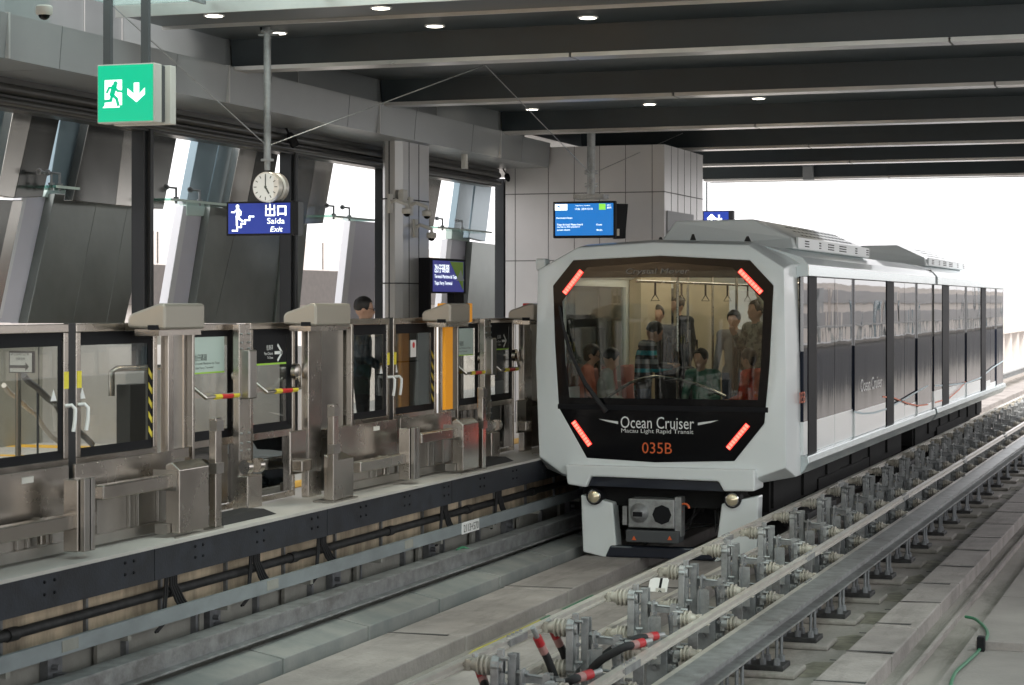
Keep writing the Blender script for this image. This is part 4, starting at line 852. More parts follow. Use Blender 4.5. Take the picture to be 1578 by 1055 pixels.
# ================= TRAIN =================
TY = 21.5; TL = 11.05; XL, XR = -7.0, -4.24
zroofedge = ZY(1222, 405, TY)
def f(px, py, Y=TY): return PYp(px, py, Y)
def train_car(ya, yb, front, name, lab):
    t = empty(name, (-5.62, ya, PT), lab, 'train car', 'cars of the two car automated train')
    L = yb-ya; zs = -.12; zg = ZX(1226, 425, XR); ze = ZX(1226, 403, XR)   # sill, glass top, eave
    y0 = ya+(.55 if front else .1)
    # roof shell
    mb = MB(); zt = 2.34
    sec = [(XL-.02, ze-.12), (XL-.04, ze-.02), (XL+.05, ze+.05), (XL+.42, zt-.02), (XL+.6, zt), (XR-.6, zt), (XR-.42, zt-.02), (XR-.02, ze+.06), (XR+.05, ze-.02), (XR+.05, zg+.01), (XR-.04, zg), (XR-.08, zg-.02), (XR-.5, zt-.10), (XL+.5, zt-.10), (XL+.1, zg)]
    mb.loft([[(x, y, z) for x, z in sec] for y in (y0, yb)]); mb.build('roof', 'train_roof', t, bevel=.008)
    bx(XR+.051, XR+.056, y0, yb-.05, zg+.01, ze-.03).build('cantrail', 'train_sill', t)
    # sill
    mb = MB(); mb.prism([(XR-.03, y0, .06), (XR+.045, y0, .05), (XR+.06, y0, -.02), (XR-.02, y0, -.14), (XR-.12, y0, -.14), (XR-.12, y0, .06)], (0, yb-y0, 0)); mb.build('sill', 'train_sill', t, bevel=.006)
    mb = MB(); mb.box(XL-.02, XL+.06, y0, yb, -.12, .75); mb.box(XL+.04, XL+.06, y0, yb, 1.9, zg); 
    for k in range(5): yy = y0+(yb-y0)*k/4; mb.box(XL, XL+.06, yy-.08 if k else yy, yy+.08 if k < 4 else yy, .75, 1.9)
    mb.build('left_side', 'train_paint', t)
    bx(XL+.01, XL+.03, y0, yb, .75, 1.9).build('left_window', 'glass', t)
    # floor, inner walls, ceiling
    bx(XL+.06, XR-.06, y0, yb-.1, -.06, 0).build('floor', 'train_floor', t)
    bx(XL+.3, XR-.3, y0+.3, yb-.1, zt-.16, zt-.12).build('ceiling', 'cream', t)
    mb = MB(); mb.box(XL+.55, XL+.65, y0+.8, yb-.6, zt-.18, zt-.161); mb.box(XR-.65, XR-.55, y0+.8, yb-.6, zt-.18, zt-.161); mb.build('cabin_lamp', 'cabin_lamp', t)
    mb = MB(); mb.box(XR-.10, XR-.06, y0+.5, yb-.1, 0, .55)
    mb.build('inner_panel', 'cream', t)
    # right side: dark pillars and panels (relative positions taken on the front car)
    ref = TY if front else TY+TL+.12
    s = [(1226, 1245), (1258, 1289), (1289, 1317), (1317, 1365), (1377, 1396), (1396, 1414), (1414, 1430)] if front else [(1441, 1452), (1462, 1476), (1476, 1490), (1490, 1511), (1519, 1528), (1528, 1536), (1536, 1546)]
    pil = [(1245, 1258), (1366, 1377)] if front else [(1452, 1462), (1512, 1519)]
    wv = []
    for i, (pa, pb) in enumerate(s):
        a, b = YX(pa, XR), YX(pb, XR); a += .012; b -= .012
        if i == 0: a = y0+.0
        if i == len(s)-1: b = yb-.02
        tt = .5+ i*.0
        zlow = [.42, .40, .40, .37, .30, .24, .16][i]+(.0 if front else -.1)
        dz = zlow
        X = XR-(.02 if i in (1, 2, 4, 5) else 0)
        nm = 'door_leaf' if i in (1, 2, 4, 5) else 'side_panel'
        o = bx(X-.035, X, a, b, .06, dz).build(nm, 'train_paint', t, bevel=.003)
        zmid = 1.18
        bx(X-.035, X, a, b, dz, zmid).build('dark_band', 'navy_side', o)
        bx(X-.035, X, a, b, zmid, zg).build('window', 'side_glass', o)
        fr = MB(); fr.box(X-.05, X-.036, a, a+.05, zmid, zg); fr.box(X-.05, X-.036, b-.05, b, zmid, zg); fr.box(X-.05, X-.036, a, b, zg-.1, zg); fr.build('window_frame', 'black', o)
    for pa, pb in pil: bx(XR-.06, XR+.008, YX(pa, XR), YX(pb, XR), .0, zg+.01).build('pillar', 'black', t, bevel=.01)
    # livery wave
    X = XR+.002; mb = MB()
    def wave(pts, w, m):
        mb = MB()
        for (p0, q0), (p1, q1) in zip(pts[:-1], pts[1:]):
            A, B = PX(p0, q0, X), PX(p1, q1, X); mb.prism([(X, A.y, A.z-w), (X, B.y, B.z-w), (X, B.y, B.z+w), (X, A.y, A.z+w)], (.0015, 0, 0))
        mb.build('livery_line', m, t)
    if front:
        wave([(1316, 634), (1330, 637), (1346, 636), (1366, 630), (1392, 616), (1412, 604), (1430, 594)], .012, 'wave_aqua'); wave([(1360, 611), (1378, 613), (1398, 621), (1415, 625), (1430, 623)], .01, 'orange_text')
        a = PX(1326, 604, X); b = PX(1359, 584, X); text('Ocean Cruiser', (X, a.y, a.z), '+X', b.y-a.y, .16, 'silver_text', t); a = PX(1231, 622, X); text('035B', (X, a.y, a.z), '+X', .35, .12, 'orange_text', t)
    else:
        wave([(1441, 594), (1462, 593), (1490, 590), (1511, 582), (1530, 566), (1546, 556)], .012, 'wave_aqua'); wave([(1441, 620), (1462, 614), (1478, 600), (1488, 588)], .01, 'orange_text')
    # end bulkhead
    mb = MB(); mb.box(XL, XL+.9, yb-.06, yb, -.1, zt-.05); mb.box(XR-.9, XR, yb-.06, yb, -.1, zt-.12); mb.box(XL+.9, XR-.9, yb-.06, yb, 2.0, zt-.05); mb.build('end_bulkhead', 'column', t)
    if not front: bx(XL+.9, XR-.9, yb-.05, yb-.03, .0, 2.0).build('rear_window', 'glass', t)
    # air conditioning unit on the roof
    ra, rb = (ya+1.8, ya+7.0); r0 = TY+1.8
    zr = zt-.02; zu = ZY(1180, 337, r0)
    xa, xb = XL+.55, XR-.55
    xa = XY(1012, r0); xb = XY(1226, r0)
    mb = MB(); sec = [(xa, zr), (xa+.06, zr+.10), (xa+.22, zu-.01), (xb-.50, zu), (xb-.04, zr+.13), (xb, zr)]
    base = [(x, ra+.0, z) for x, z in sec]; mb.loft([[(x, ra-.10 if z < zr+.05 else ra, z) for x, z in sec], [(x, rb, z) for x, z in sec[:]]]); ac = mb.build('air_conditioner', 'train_paint', t, bevel=.02)
    bx(xb-.012, xb+.012, ra+.1, rb-.05, zr+.01, zr+.135).build('grille_panel', 'train_white', ac)
    mb = MB(); y = ra+.5
    for g, n in ((.5, .25), (1.4, .12), (2.0, .4), (2.8, .5), (4.0, .15), (4.9, .2)):
        for zz in (.035, .065, .095): mb.box(xb+.012, xb+.016, ra+g, ra+g+n, zr+zz, zr+zz+.012)
    mb.build('vent_slot', 'black', ac)
    mb = MB()                                              # holes on the sloping face
    n = Vector((.135-.0, 0, .46)); A = Vector((xb-.04, 0, zr+.13)); B = Vector((xb-.50, 0, zu)); dd = (B-A); nn = Vector((-dd.z, 0, dd.x)).normalized(); nn = nn if nn.z > 0 else -nn
    for r_ in range(3):
        for k in range(14):
            c = A+dd*(.25+.25*r_); yy = ra+1.2+k*.26+r_*.1
            mb.prism([c+Vector((0, yy, 0))+nn*.002, c+Vector((0, yy+.14, 0))+nn*.002, c+dd*.06+Vector((0, yy+.14, 0))+nn*.002, c+dd*.06+Vector((0, yy, 0))+nn*.002], nn*.002)
    mb.build('vent_hole', 'black', ac)
    # underframe, bogies, wheels
    mb = MB(); mb.box(XL+.35, XR-.45, ya+.9, yb-.2, -.60, -.15); mb.box(XL+.5, XR-.4, ya+3.6, yb-3.6, -.80, -.45)
    y = ya+1
    while y < yb-.5: mb.box(XR-.50, XR-.42, y, y+.9, -.50-random.random()*.15, -.16); y += 1.3+random.random()*.5
    mb.build('underframe', 'under', t)
    for yy in (ya+2.0, yb-2.2):
        for xx in (-6.42, -4.86):
            w_ = MB().lathe([(0, .30), (.03, .42), (.22, .42), (.25, .30)], (xx-.12, yy, PT+.42), (1, 0, 0), 28).build('wheel', 'rubber', t, smooth=True); MB().lathe([(-.005, .22), (.0, .22), (.26, .22), (.265, .2)], (xx-.12, yy, PT+.42), (1, 0, 0), 20).build('rim', 'under_grey', w_)
        mb = MB(); mb.box(-6.9, -4.35, yy-.15, yy+.15, -.85, -.6); mb.box(-4.45, -4.30, yy-.9, yy+.9, -.72, -.62); mb.lathe([(0, .10), (.1, .10)], (-4.4, yy-.8, -.70), (0, 0, 1), 12); mb.build('bogie', 'under_grey', t)
    return t
mat('navy_side', (.010, .014, .026), .10, 0, spec=.12, bump=.16, bscale=1.6, bstretch=(1, 1.6, .5))
mat('wave_aqua', (.50, .62, .66), .4)
car1 = train_car(TY, TY+TL, True, 'train_car', 'front car of the pale aqua train with the black windscreen mask and red lamps')
car2 = train_car(TY+TL+.14, TY+2*TL+.1, False, 'train_car', 'rear car of the pale aqua train, farther from the camera')
bx(XL+.15, XR-.12, TY+TL-.02, TY+TL+.2, -.1, 2.15).build('gangway', 'black', car2)
# ---- front end of car 1
def Z3(zx, zy, Y): return f(820+zx/2.512, 320+zy/2.512, Y)
Yf = TY; Yo = TY+.32; Yb = TY+.6
outer = [(838, 412), (905, 379), (1015, 371), (1160, 374), (1219, 408), (1224, 560), (1226, 733), (1172, 742), (1015, 738), (872, 732), (838, 718), (833, 560)]
mask = [(853, 440), (884, 401), (1019, 394), (1156, 401), (1192, 440), (1186, 560), (1178, 652), (1132, 710), (1010, 712), (905, 705), (862, 628), (856, 530)]
# split: mask points matched to outer points (12 each)
O = [f(a, b, Yo) for a, b in outer]; I = [f(a, b, Yf) for a, b in mask]
cx = sum(p.x for p in I)/12
def midp(p, q, t, dy): r = p.lerp(q, t); r.y = Yf+dy; return r
ringA = [Vector((min(max(p.x, XL), XR), Yb, p.z)) for p in O]
ringM = [midp(a, b, .20, .025) for a, b in zip(O, I)]
mb = MB()
rings = [ringA, O, ringM, I]; vs = [v for r in rings for v in r]; fs = []
for j in range(3):
    for i in range(12): k = (i+1) % 12; fs.append((j*12+i, j*12+k, (j+1)*12+k, (j+1)*12+i))
mb.add(vs, fs); nose = mb.build('nose', 'train_paint', car1)
so_ = nose.modifiers.new('solid', 'SOLIDIFY'); so_.thickness = .03; so_.offset = 0
bv = nose.modifiers.new('bevel', 'BEVEL'); bv.width = .015; bv.segments = 3; bv.limit_method = 'ANGLE'; bv.angle_limit = R(12)
nose.data.polygons.foreach_set('use_smooth', [True]*len(nose.data.polygons)); nose.data.set_sharp_from_angle(angle=R(35))
# roof dome joining nose to roof
mb = MB(); zt = 2.34
top = [O[0], O[1], O[2], O[3], O[4]]
back = [Vector((XL-.02, Yb+.1, top[0].z+.02)), Vector((XL+.5, Yb+.1, zt)), Vector((-5.6, Yb+.1, zt+.01)), Vector((XR-.55, Yb+.1, zt)), Vector((XR+.0, Yb+.1, top[4].z+.03))]
mb.add(top+back, [(i, i+1, i+6, i+5) for i in range(4)]); sk = mb.build('nose_roof', 'train_paint', car1); so_ = sk.modifiers.new('solid', 'SOLIDIFY'); so_.thickness = .03
# black mask: ring around the windscreen + lower panel
yw = Yf+.01
win = [(867, 464), (905, 412), (1014, 403), (1130, 412), (1177, 464), (1173, 560), (1168, 616), (1010, 614), (878, 612), (872, 560)]
mi = [f(a, b, Yf) for a, b in mask]
wi = [f(a, b, Yf) for a, b in win]
m_idx = [0, 1, 2, 3, 4, 5, 6, 7, 8, 9, 10, 11]
pairs = [(11, 0), (0, 0), (1, 1), (2, 2), (3, 3), (4, 4), (5, 5), (6, 6), (7, 6), (8, 7), (9, 8), (10, 8)]
mb = MB(); vs = mi+wi; fs = []
W_ = lambda i: 12+i
fs = [(0, 1, W_(1), W_(0)), (1, 2, W_(2), W_(1)), (2, 3, W_(3), W_(2)), (3, 4, W_(4), W_(3)), (4, 5, W_(5), W_(4)), (5, 6, W_(6), W_(5)), (6, 7, W_(6)), (7, 8, W_(7), W_(6)), (8, 9, W_(8), W_(7)), (9, 10, W_(8)), (10, 11, W_(9), W_(8)), (11, 0, W_(0), W_(9))]
mb.add(vs, fs); mk = mb.build('front_mask', 'black_gloss', car1); so_ = mk.modifiers.new('solid', 'SOLIDIFY'); so_.thickness = .012
ws = MB().prism([p+Vector((0, .02, 0)) for p in wi], (0, .008, 0)).build('windscreen', 'windscreen', car1)
band = [f(a, b, Yf)+Vector((0, -.002, 0)) for a, b in ((894, 428), (905, 412), (1014, 403), (1130, 412), (1144, 428), (1014, 427))]
MB().prism(band, (0, .004, 0)).build('tint_band', 'tint_glass', car1)
bx(f(874, 714).x, f(1160, 722).x, Yf+.02, Yf+.04, f(1015, 717).z-.008, f(1015, 717).z+.010).build('panel_gap', 'black', car1)
a = f(860, 629); b = f(1184, 625); bx(a.x, b.x, Yf-.018, Yf-.002, a.z-.006, a.z+.05).build('mask_ledge', 'black', car1, bevel=.006)
for pts, hor in (([(180, 262), (198, 240), (140, 330), (122, 338)], 0),): pass
def lamp_bar(p, q, w):
    A = f(*p); B = f(*q); d = (B-A); n = Vector((-d.z, 0, d.x)).normalized()*w
    o = MB().prism([A+n, B+n, B-n, A-n], (0, -.02, 0)).build('lamp_bar', 'red_led', car1, bevel=.003)
    for s in range(9):
        t0 = (s+.12)/9; t1 = (s+.88)/9
        MB().prism([A.lerp(B, t0)+n*.72+Vector((0, -.02, 0)), A.lerp(B, t1)+n*.72+Vector((0, -.02, 0)), A.lerp(B, t1)-n*.72+Vector((0, -.02, 0)), A.lerp(B, t0)-n*.72+Vector((0, -.02, 0))], (0, -.003, 0)).build('led_block', 'red_led_core', o)
lamp_bar((897, 417), (870, 452), .030); lamp_bar((1140, 416), (1174, 451), .030); lamp_bar((884, 649), (910, 686), .030); lamp_bar((1153, 654), (1122, 691), .030)
# lettering
def tf(body, x0, y1, x1, y0, m, **k): a = f(x0, y1); b = f(x1, y0); text(body, (a.x, Yf-.014, a.z), '-Y', b.x-a.x, b.z-a.z, m, car1, **k)
tf('Ocean Cruiser', 957, 659, 1070, 643, 'silver_text', depth=.002); tf('Macau Light Rapid Transit', 958, 668, 1069, 662, 'silver_text', depth=.002); tf('035B', 990, 698, 1036, 682, 'orange_text', depth=.002)
tf('Crystal Mover', 965, 424, 1063, 413, 'ghost_text', depth=.002, shear=.2)
mb = MB()
for pts in (((923, 645), (953, 649), (953, 653), (935, 649)), ((1076, 651), (1108, 647), (1096, 651), (1076, 655))): mb.prism([f(*p)+Vector((0, -.014, 0)) for p in pts], (0, -.002, 0))
mb.build('swoosh', 'silver_text', car1)
# wiper
wp = [f(864, 471)+Vector((0, -.06, 0)), f(872, 510)+Vector((0, -.07, 0)), f(880, 540)+Vector((0, -.07, 0)), f(905, 590)+Vector((0, -.08, 0)), f(936, 634)+Vector((0, -.05, 0))]
wo = MB().tube(wp, [.010, .012, .018, .026, .03], 8).build('wiper', 'rubber', car1, smooth=True)
MB().tube([f(864, 474)+Vector((0, -.03, 0)), f(871, 508)+Vector((0, -.03, 0)), f(884, 550)+Vector((0, -.03, 0)), f(893, 570)+Vector((0, -.03, 0))], .012, 6).build('blade', 'black', wo)
# roof antennas on the front
for px, py, h_ in ((1018, 372, .10), (1068, 370, .13), (1152, 371, .10)):
    p = f(px, py, TY+.9); p.z = 2.34; MB().lathe([(0, .06), (.02, .05), (h_, .012)], p, (0, 0, 1), 12).build('antenna', 'cladding_dark', car1, smooth=True)
# bumper
bp = [f(a, b, Yf-.10) for a, b in ((870, 716), (1163, 724), (1163, 757), (1115, 757), (1107, 742), (910, 734), (903, 751), (874, 746))]
mb = MB(); mb.prism(bp, (0, .45, 0)); mb.build('bumper', 'train_paint', car1, bevel=.02)
mb = MB(); mb.prism([f(a, b, Yf-.03) for a, b in ((909, 735), (1108, 743), (1114, 757), (904, 748))], (0, .3, 0)); mb.build('bumper_inset', 'navy', car1)
mb = MB(); mb.box(XL+.4, XR-.6, Yf+.15, Yf+.5, -.5, -.15); mb.build('front_frame', 'under', car1)
# ploughs
for pts, nm in ((((895, 762), (944, 775), (950, 842), (932, 859), (898, 850)), 0), (((1112, 776), (1169, 764), (1166, 848), (1100, 866)), 1)):
    mb = MB(); base = [f(a, b, Yf+.0) for a, b in pts]; mb.prism(base, (0, .22, 0)); mb.build('plough_panel', 'train_paint', car1, bevel=.015)
mb = MB(); mb.prism([f(932, 858, Yf-.02), f(940, 840, Yf-.02), f(1108, 846, Yf-.02), f(1102, 864, Yf-.02)], (0, .12, 0)); mb.build('snow_guard', 'navy', car1, bevel=.02)
# headlights
for px, py in ((915, 765), (1128, 770)):
    c = f(px, py, Yf-.06); hl = MB().lathe([(0, .083), (.02, .092), (.2, .08)], c, (0, 1, 0), 24).build('headlight', 'black', car1, smooth=True)
    MB().lathe([(-.006, .066), (.0, .074), (.012, .074)], c, (0, 1, 0), 24).build('chrome_ring', 'reflector', hl)
    MB().lathe([(-.028, .001), (-.024, .03), (-.012, .055), (-.004, .066)], c, (0, 1, 0), 20).build('lens', 'warm_lens', hl, smooth=True)
# coupler
a = f(968, 768, Yf-.1); b = f(1039, 815, Yf-.1)
cpl = bx(a.x, b.x, Yf-.1, Yf+.25, b.z, a.z).build('coupler', 'galv', car1, bevel=.012)
c = f(985, 790, Yf-.1); MB().lathe([(0, .105), (.06, .09), (.10, .05)], c, (0, -1, 0), 20).build('coupler_cone', 'galv', cpl, smooth=True); bx(c.x-.04, c.x+.06, Yf-.215, Yf-.19, c.z-.03, c.z+.02).build('cone_pin', 'black', cpl)
c = f(1020, 793, Yf-.104); MB().lathe([(0, .105), (.006, .105)], c, (0, -1, 0), 8).build('coupler_socket', 'black', cpl)
a2 = f(964, 816, Yf-.12); b2 = f(1046, 838, Yf-.12); cb_ = bx(a2.x, b2.x, Yf-.12, Yf+.1, b2.z, a2.z).build('electric_coupler', 'darkgrey', car1, bevel=.01)
mb = MB()
for px in (977, 1032): c = f(px, 829, Yf-.124); mb.prism([c+Vector((-.025, 0, -.02)), c+Vector((.025, 0, -.02)), c+Vector((0, 0, .025))], (0, -.003, 0))
mb.build('warning_triangle', 'orange_text', cb_)
mb = MB(); a = f(1040, 766, Yf-.06); mb.box(a.x, a.x+.07, Yf-.06, Yf+.1, a.z-.42, a.z); a = f(962, 780, Yf-.06); mb.box(a.x-.02, a.x+.03, Yf-.06, Yf, a.z-.2, a.z); mb.build('side_bracket', 'galv', cpl)
c = f(1055, 783, Yf-.0); mb = MB().tube([c+Vector((.05*math.cos(t*.6), 0, .05*math.sin(t*.6))) for t in range(8)], .012, 6); mb.build('orange_ring', 'orange_text', cpl)
mb = MB(); random.seed(3)
for k in range(26):
    x = random.uniform(-6.5, -4.75); z = random.uniform(-.75, -.25); y = Yf+random.uniform(.25, .5)
    mb.tube([(x, y, z), (x+random.uniform(-.2, .2), y-.05, z-random.uniform(.05, .3)), (x+random.uniform(-.3, .3), y, z+random.uniform(-.2, .1))], random.uniform(.008, .02), 6)
mb.build('hose', 'under_grey', car1, smooth=True)
# mirror-like side camera at top left
c = f(840, 408, Yf+.25); bx(c.x-.10, c.x+.02, c.y-.04, c.y+.12, c.z-.06, c.z+.07).build('side_camera', 'train_paint', car1, bevel=.02)
# ---- cabin interior
def stain(pts, r=.017): return MB().tube(pts, r, 8)
hc = stain([f(933, 614, Yf+.35), f(950, 603, Yf+.35), f(970, 590, Yf+.35), (f(990, 583, Yf+.35)), f(1010, 580, Yf+.35), f(1040, 583, Yf+.35), f(1075, 592, Yf+.35), f(1100, 602, Yf+.35), f(1118, 611, Yf+.35)]).build('curved_handrail', 'steel', car1, smooth=True)
for px, yy in ((1044, 23.6), (958, 24.6), (970, 26.5), (1060, 26.5), (1135, 24.8), (1098, 28)):
    x = XY(px, yy); stain([(x, yy, 0), (x, yy, 2.2)], .017).build('grab_pole', 'steel', car1, smooth=True)
for xx, nm in ((-6.25, 0), (-5.0, 1)):
    rr = stain([(xx, 22.6, 1.95), (xx, 31, 1.95)], .015).build('strap_rail', 'steel', car1, smooth=True)
    for k in range(5):
        y = 23.4+k*1.25; mb = MB(); mb.box(xx-.012, xx+.012, y-.004, y+.004, 1.80, 1.95); mb.tube([(xx, y, 1.81), (xx-.05, y, 1.73), (xx+.05, y, 1.73), (xx, y, 1.81)], .007, 6); mb.build('strap_handle', 'black', rr)
for i, (x, y) in enumerate(((-6.6, 22.75), (-6.6, 23.5), (-6.6, 24.3), (-4.70, 22.9), (-4.70, 23.7), (-4.70, 24.6))):
    sgn = 1 if x < -5.6 else -1
    st = bx(x-.22, x+.22, y-.24, y+.24, .38, .46).build('passenger_seat', 'seat_pink', car1, bevel=.03)
    MB().prism([(x-sgn*.24, y-.23, .42), (x-sgn*.16, y-.23, .42), (x-sgn*.22, y-.2, .95), (x-sgn*.28, y-.2, .95)], (0, .44, 0)).build('backrest', 'seat_pink', st, bevel=.02); bx(x-.15, x+.15, y-.1, y+.1, 0, .38).build('pedestal', 'grey', st)
for (pa, pb, yy, zt_) in ((1020, 1064, 24.2, 1.32), (1130, 1183, 23.9, 1.28), (944, 956, 26.2, 1.9)):
    xa_, xb_ = XY(pa, yy), XY(pb, yy); lr = bx(xa_, xb_, yy, yy+.05, .05, zt_-.1).build('partition', 'black', car1); mb = MB(); x_ = xa_
    while x_ < xb_: mb.tube([(x_, yy-.02, .05), (x_, yy-.02, zt_+.06*math.sin(x_*31))], .012, 6); x_ += .07
    mb.build('partition_bar', 'steel_dull', lr, smooth=True)
mb = MB(); mb.box(XL+.07, XL+.22, 24.7, 26.2, 0, 2.15); mb.box(XR-.2, XR-.07, 25, 26.4, 0, 2.15); mb.box(XL+.07, XL+.12, 26.9, 30, 0, 2.1); mb.build('draught_screen', 'cream', car1)
mb = MB(); mb.box(-5.70, -5.45, 27.5, 28.1, 0, 1.35); mb.box(-4.95, -4.6, 25.4, 26, 0, 1.25); mb.build('equipment_cabinet', 'black', car1)
bx(XL+.5, XR-.5, Yf+.08, Yf+.12, 2.05, 2.2).build('destination_box', 'black', car1)
bx(-6.75, -4.45, Yf+.1, Yf+.3, 0, .58).build('console', 'darkgrey', car1, bevel=.02)
# ================= POWER RAILS AND GUIDE BEAM =================
SX1, SX2 = -4.23, -3.48
z1 = CZ-.503*4.23; z2 = CZ-.566*4.23; z3 = CZ-.650*3.48; z4 = CZ-.722*3.48
def rail_mb(X, z, s):
    mb = MB(); sec = [(-.022, -.028), (.022, -.028), (.022, -.016), (.010, -.010), (.010, .010), (.022, .016), (.022, .028), (-.022, .028), (-.022, .016), (-.010, .010), (-.010, -.010), (-.022, -.016)]
    mb.loft([[(X+a*1.1, y, z+b) for a, b in sec] for y in (5, 110)]); return mb
for X, z, s, lab in ((SX1, z1, 1, 'upper power rail on the train side of the support row'), (SX1, z2, 1, 'lower power rail on the train side of the support row'), (SX2, z3, -1, 'upper power rail on the right side of the support row'), (SX2, z4, -1, 'lower power rail on the right side, just above the big beam')):
    r = empty('power_rail', (X, 5, z), lab, 'power rail', 'four parallel power rails')
    rail_mb(X, z, s).build('conductor', 'rail_alu', r)
    mb = MB(); y = 6.3
    while y < 60:
        if int(y*10) % 3 != 5:
            mb.box(X-.032, X+.032, y, y+.34, z-.022, z+.022)
            for q in range(4): mb.lathe([(0, .012), (.014, .012)], (X, y+.05+q*.08, z+.028), (0, 0, 1), 6)
        y += 5.92
    mb.build('splice_plate', 'galv', r)
def insulator(X, z, s):      # s=+1: rail at X, bracket toward +X
    mb = MB(); mb.lathe([(0, .026), (.035, .028), (.075, .042), (.09, .044), (.094, .060), (.103, .060), (.107, .043), (.117, .043), (.121, .062), (.131, .062), (.135, .043), (.145, .043), (.149, .060), (.158, .060), (.164, .036), (.20, .030)], (X+s*.01, 0, z), (s, 0, 0), 16)
    return mb
def support():
    t = empty('rail_support', (-3.68, 0, GZ), 'x', 'rail support', 'galvanised supports carrying the power rails')
    def loc(mb): return mb
    rx = t.location.x
    off = Vector((0, 0, 0))
    for X, z, s in ((SX1+.18, z1, 1), (SX1+.18, z2, 1), (SX2+.18, z3, -1), (SX2+.18, z4, -1)):
        i = insulator(X, z, s).build('insulator', 'ceramic', t, smooth=True)
        mb = MB(); mb.box(X-.034*1, X+.034, -.03, .03, z-.036, z-.029); mb.box(X+s*.028, X+s*.06, -.03, .03, z-.036, z+.036); mb.build('rail_clip', 'ceramic', i, bevel=.005)
    # cast plate on the left: oblong with lobes
    mb = MB(); zc = (z1+z2)/2; pts = []
    for k in range(28):
        a = k*2*math.pi/28; pts.append((-3.86, .052*math.cos(a)*(1.15 if k % 2 else 1), zc+.0+(.12 if math.sin(a) > 0 else -.12)+.075*math.sin(a)))
    mb.prism(pts, (.05, 0, 0))
    for zz in (z1, z2): mb.lathe([(0, .045), (.075, .045)], (-3.865, 0, zz), (1, 0, 0), 12)
    mb.box(-3.83, -3.79, -.02, .02, z2-.22, z1+.10); mb.build('cast_bracket', 'galv', t, bevel=.005)
    mb = MB()                                               # left channel post
    mb.box(-3.79, -3.783, .06, .14, GZ, z1+.06); mb.box(-3.783, -3.74, .06, .067, GZ, z1+.06); mb.box(-3.783, -3.74, .133, .14, GZ, z1+.06); mb.box(-3.70, -3.69, .02, .10, GZ, z1-.02); mb.build('channel_post', 'galv', t)
    mb = MB()                                               # right cast bracket, lower
    mb.box(-3.53, -3.49, -.045, .045, z3-.05, z3+.06); mb.box(-3.53, -3.49, -.035, .035, z4-.06, z3-.05); mb.lathe([(0, .045), (.06, .045)], (-3.52, 0, z3), (1, 0, 0), 12); mb.lathe([(0, .045), (.06, .045)], (-3.52, 0, z4), (1, 0, 0), 12); mb.build('cast_bracket', 'galv', t, bevel=.006)
    mb = MB(); mb.box(-3.57, -3.563, .05, .12, GZ, z3+.09); mb.box(-3.563, -3.525, .05, .057, GZ, z3+.09); mb.box(-3.563, -3.525, .113, .12, GZ, z3+.09); mb.build('channel_post', 'galv', t)
    mb = MB()
    for zz in (z1-.05, z2, z2-.16): mb.tube([(-3.86, .09, zz), (-3.52, .09, zz-.02)], .010, 6); mb.lathe([(0, .018), (.02, .018)], (-3.74, .09, zz), (1, 0, 0), 6); mb.lathe([(0, .018), (.02, .018)], (-3.69, .09, zz), (1, 0, 0), 6)
    for zz in (z3, z4, z1, z2): 
        for dy in (-.03, .10): mb.lathe([(0, .013), (.05, .013)], (-3.80 if zz in (z1, z2) else -3.5, dy, zz+.05), (1, 0, 0), 6)
    mb.build('tie_bolt', 'galv', t)
    mb = MB(); mb.box(-3.80, -3.50, .0, .16, GZ, GZ+.02); mb.box(-3.72, -3.56, -.06, .02, GZ+.02, z4+.10); mb.build('junction_plate', 'galv_dark', t, bevel=.006)
    mb = MB(); mb.box(-3.68, -3.60, -.10, -.09, GZ+.3, z3+.02); mb.box(-3.68, -3.672, -.16, -.09, GZ+.3, z3+.02); mb.build('rear_angle', 'galv', t); bx(-3.80, -3.50, -.05, -.04, z2-.24, z2-.19).build('cross_angle', 'galv', t); bx(-3.80, -3.50, .15, .16, z1-.12, z1-.07).build('cross_angle', 'galv', t)
    bx(-3.47, -3.40, .18, .20, GZ+.02, z4+.16).build('side_bar', 'galv', t); bx(-3.60, -3.585, .22, .30, GZ+.02, z3-.02).build('side_bar', 'galv', t); bx(-3.76, -3.70, .24, .255, GZ+.1, z1-.16).build('side_bar', 'galv', t)
    mb = MB()
    for zz in (z2-.21, z1-.095, z3-.1, z4+.02):
        for xx in (-3.77, -3.65, -3.53): mb.lathe([(0, .014), (.03, .014)], (xx, -.08, zz), (0, 1, 0), 6)
    mb.tube([(-3.62, .20, z3), (-3.60, .22, z3-.25), (-3.55, .20, GZ+.05)], .008, 6)
    mb.build('fastener', 'galv_dark', t)
    t.location.x -= .18
    return t
sup = support()
Ys = [14.4+1.48*k for k in range(-4, 34)]
sl_ = {}
for i, y in enumerate(Ys):
    o = sup if i == 0 else copy_tree(sup); o.location.y = y; sl_[i] = o
    vis = pix_y(SX1, y, z2) < 1045
    n_ = sum(pix_y(SX1, q, z2) < 1045 for q in Ys[:i])
    o['label'] = ordinal_label(n_, '%s galvanised insulator stand from the bottom edge, in the power rail row', 'small distant insulator stand in the power rail row beside the rear car') if vis else 'galvanised insulator stand at or below the bottom edge of the picture'
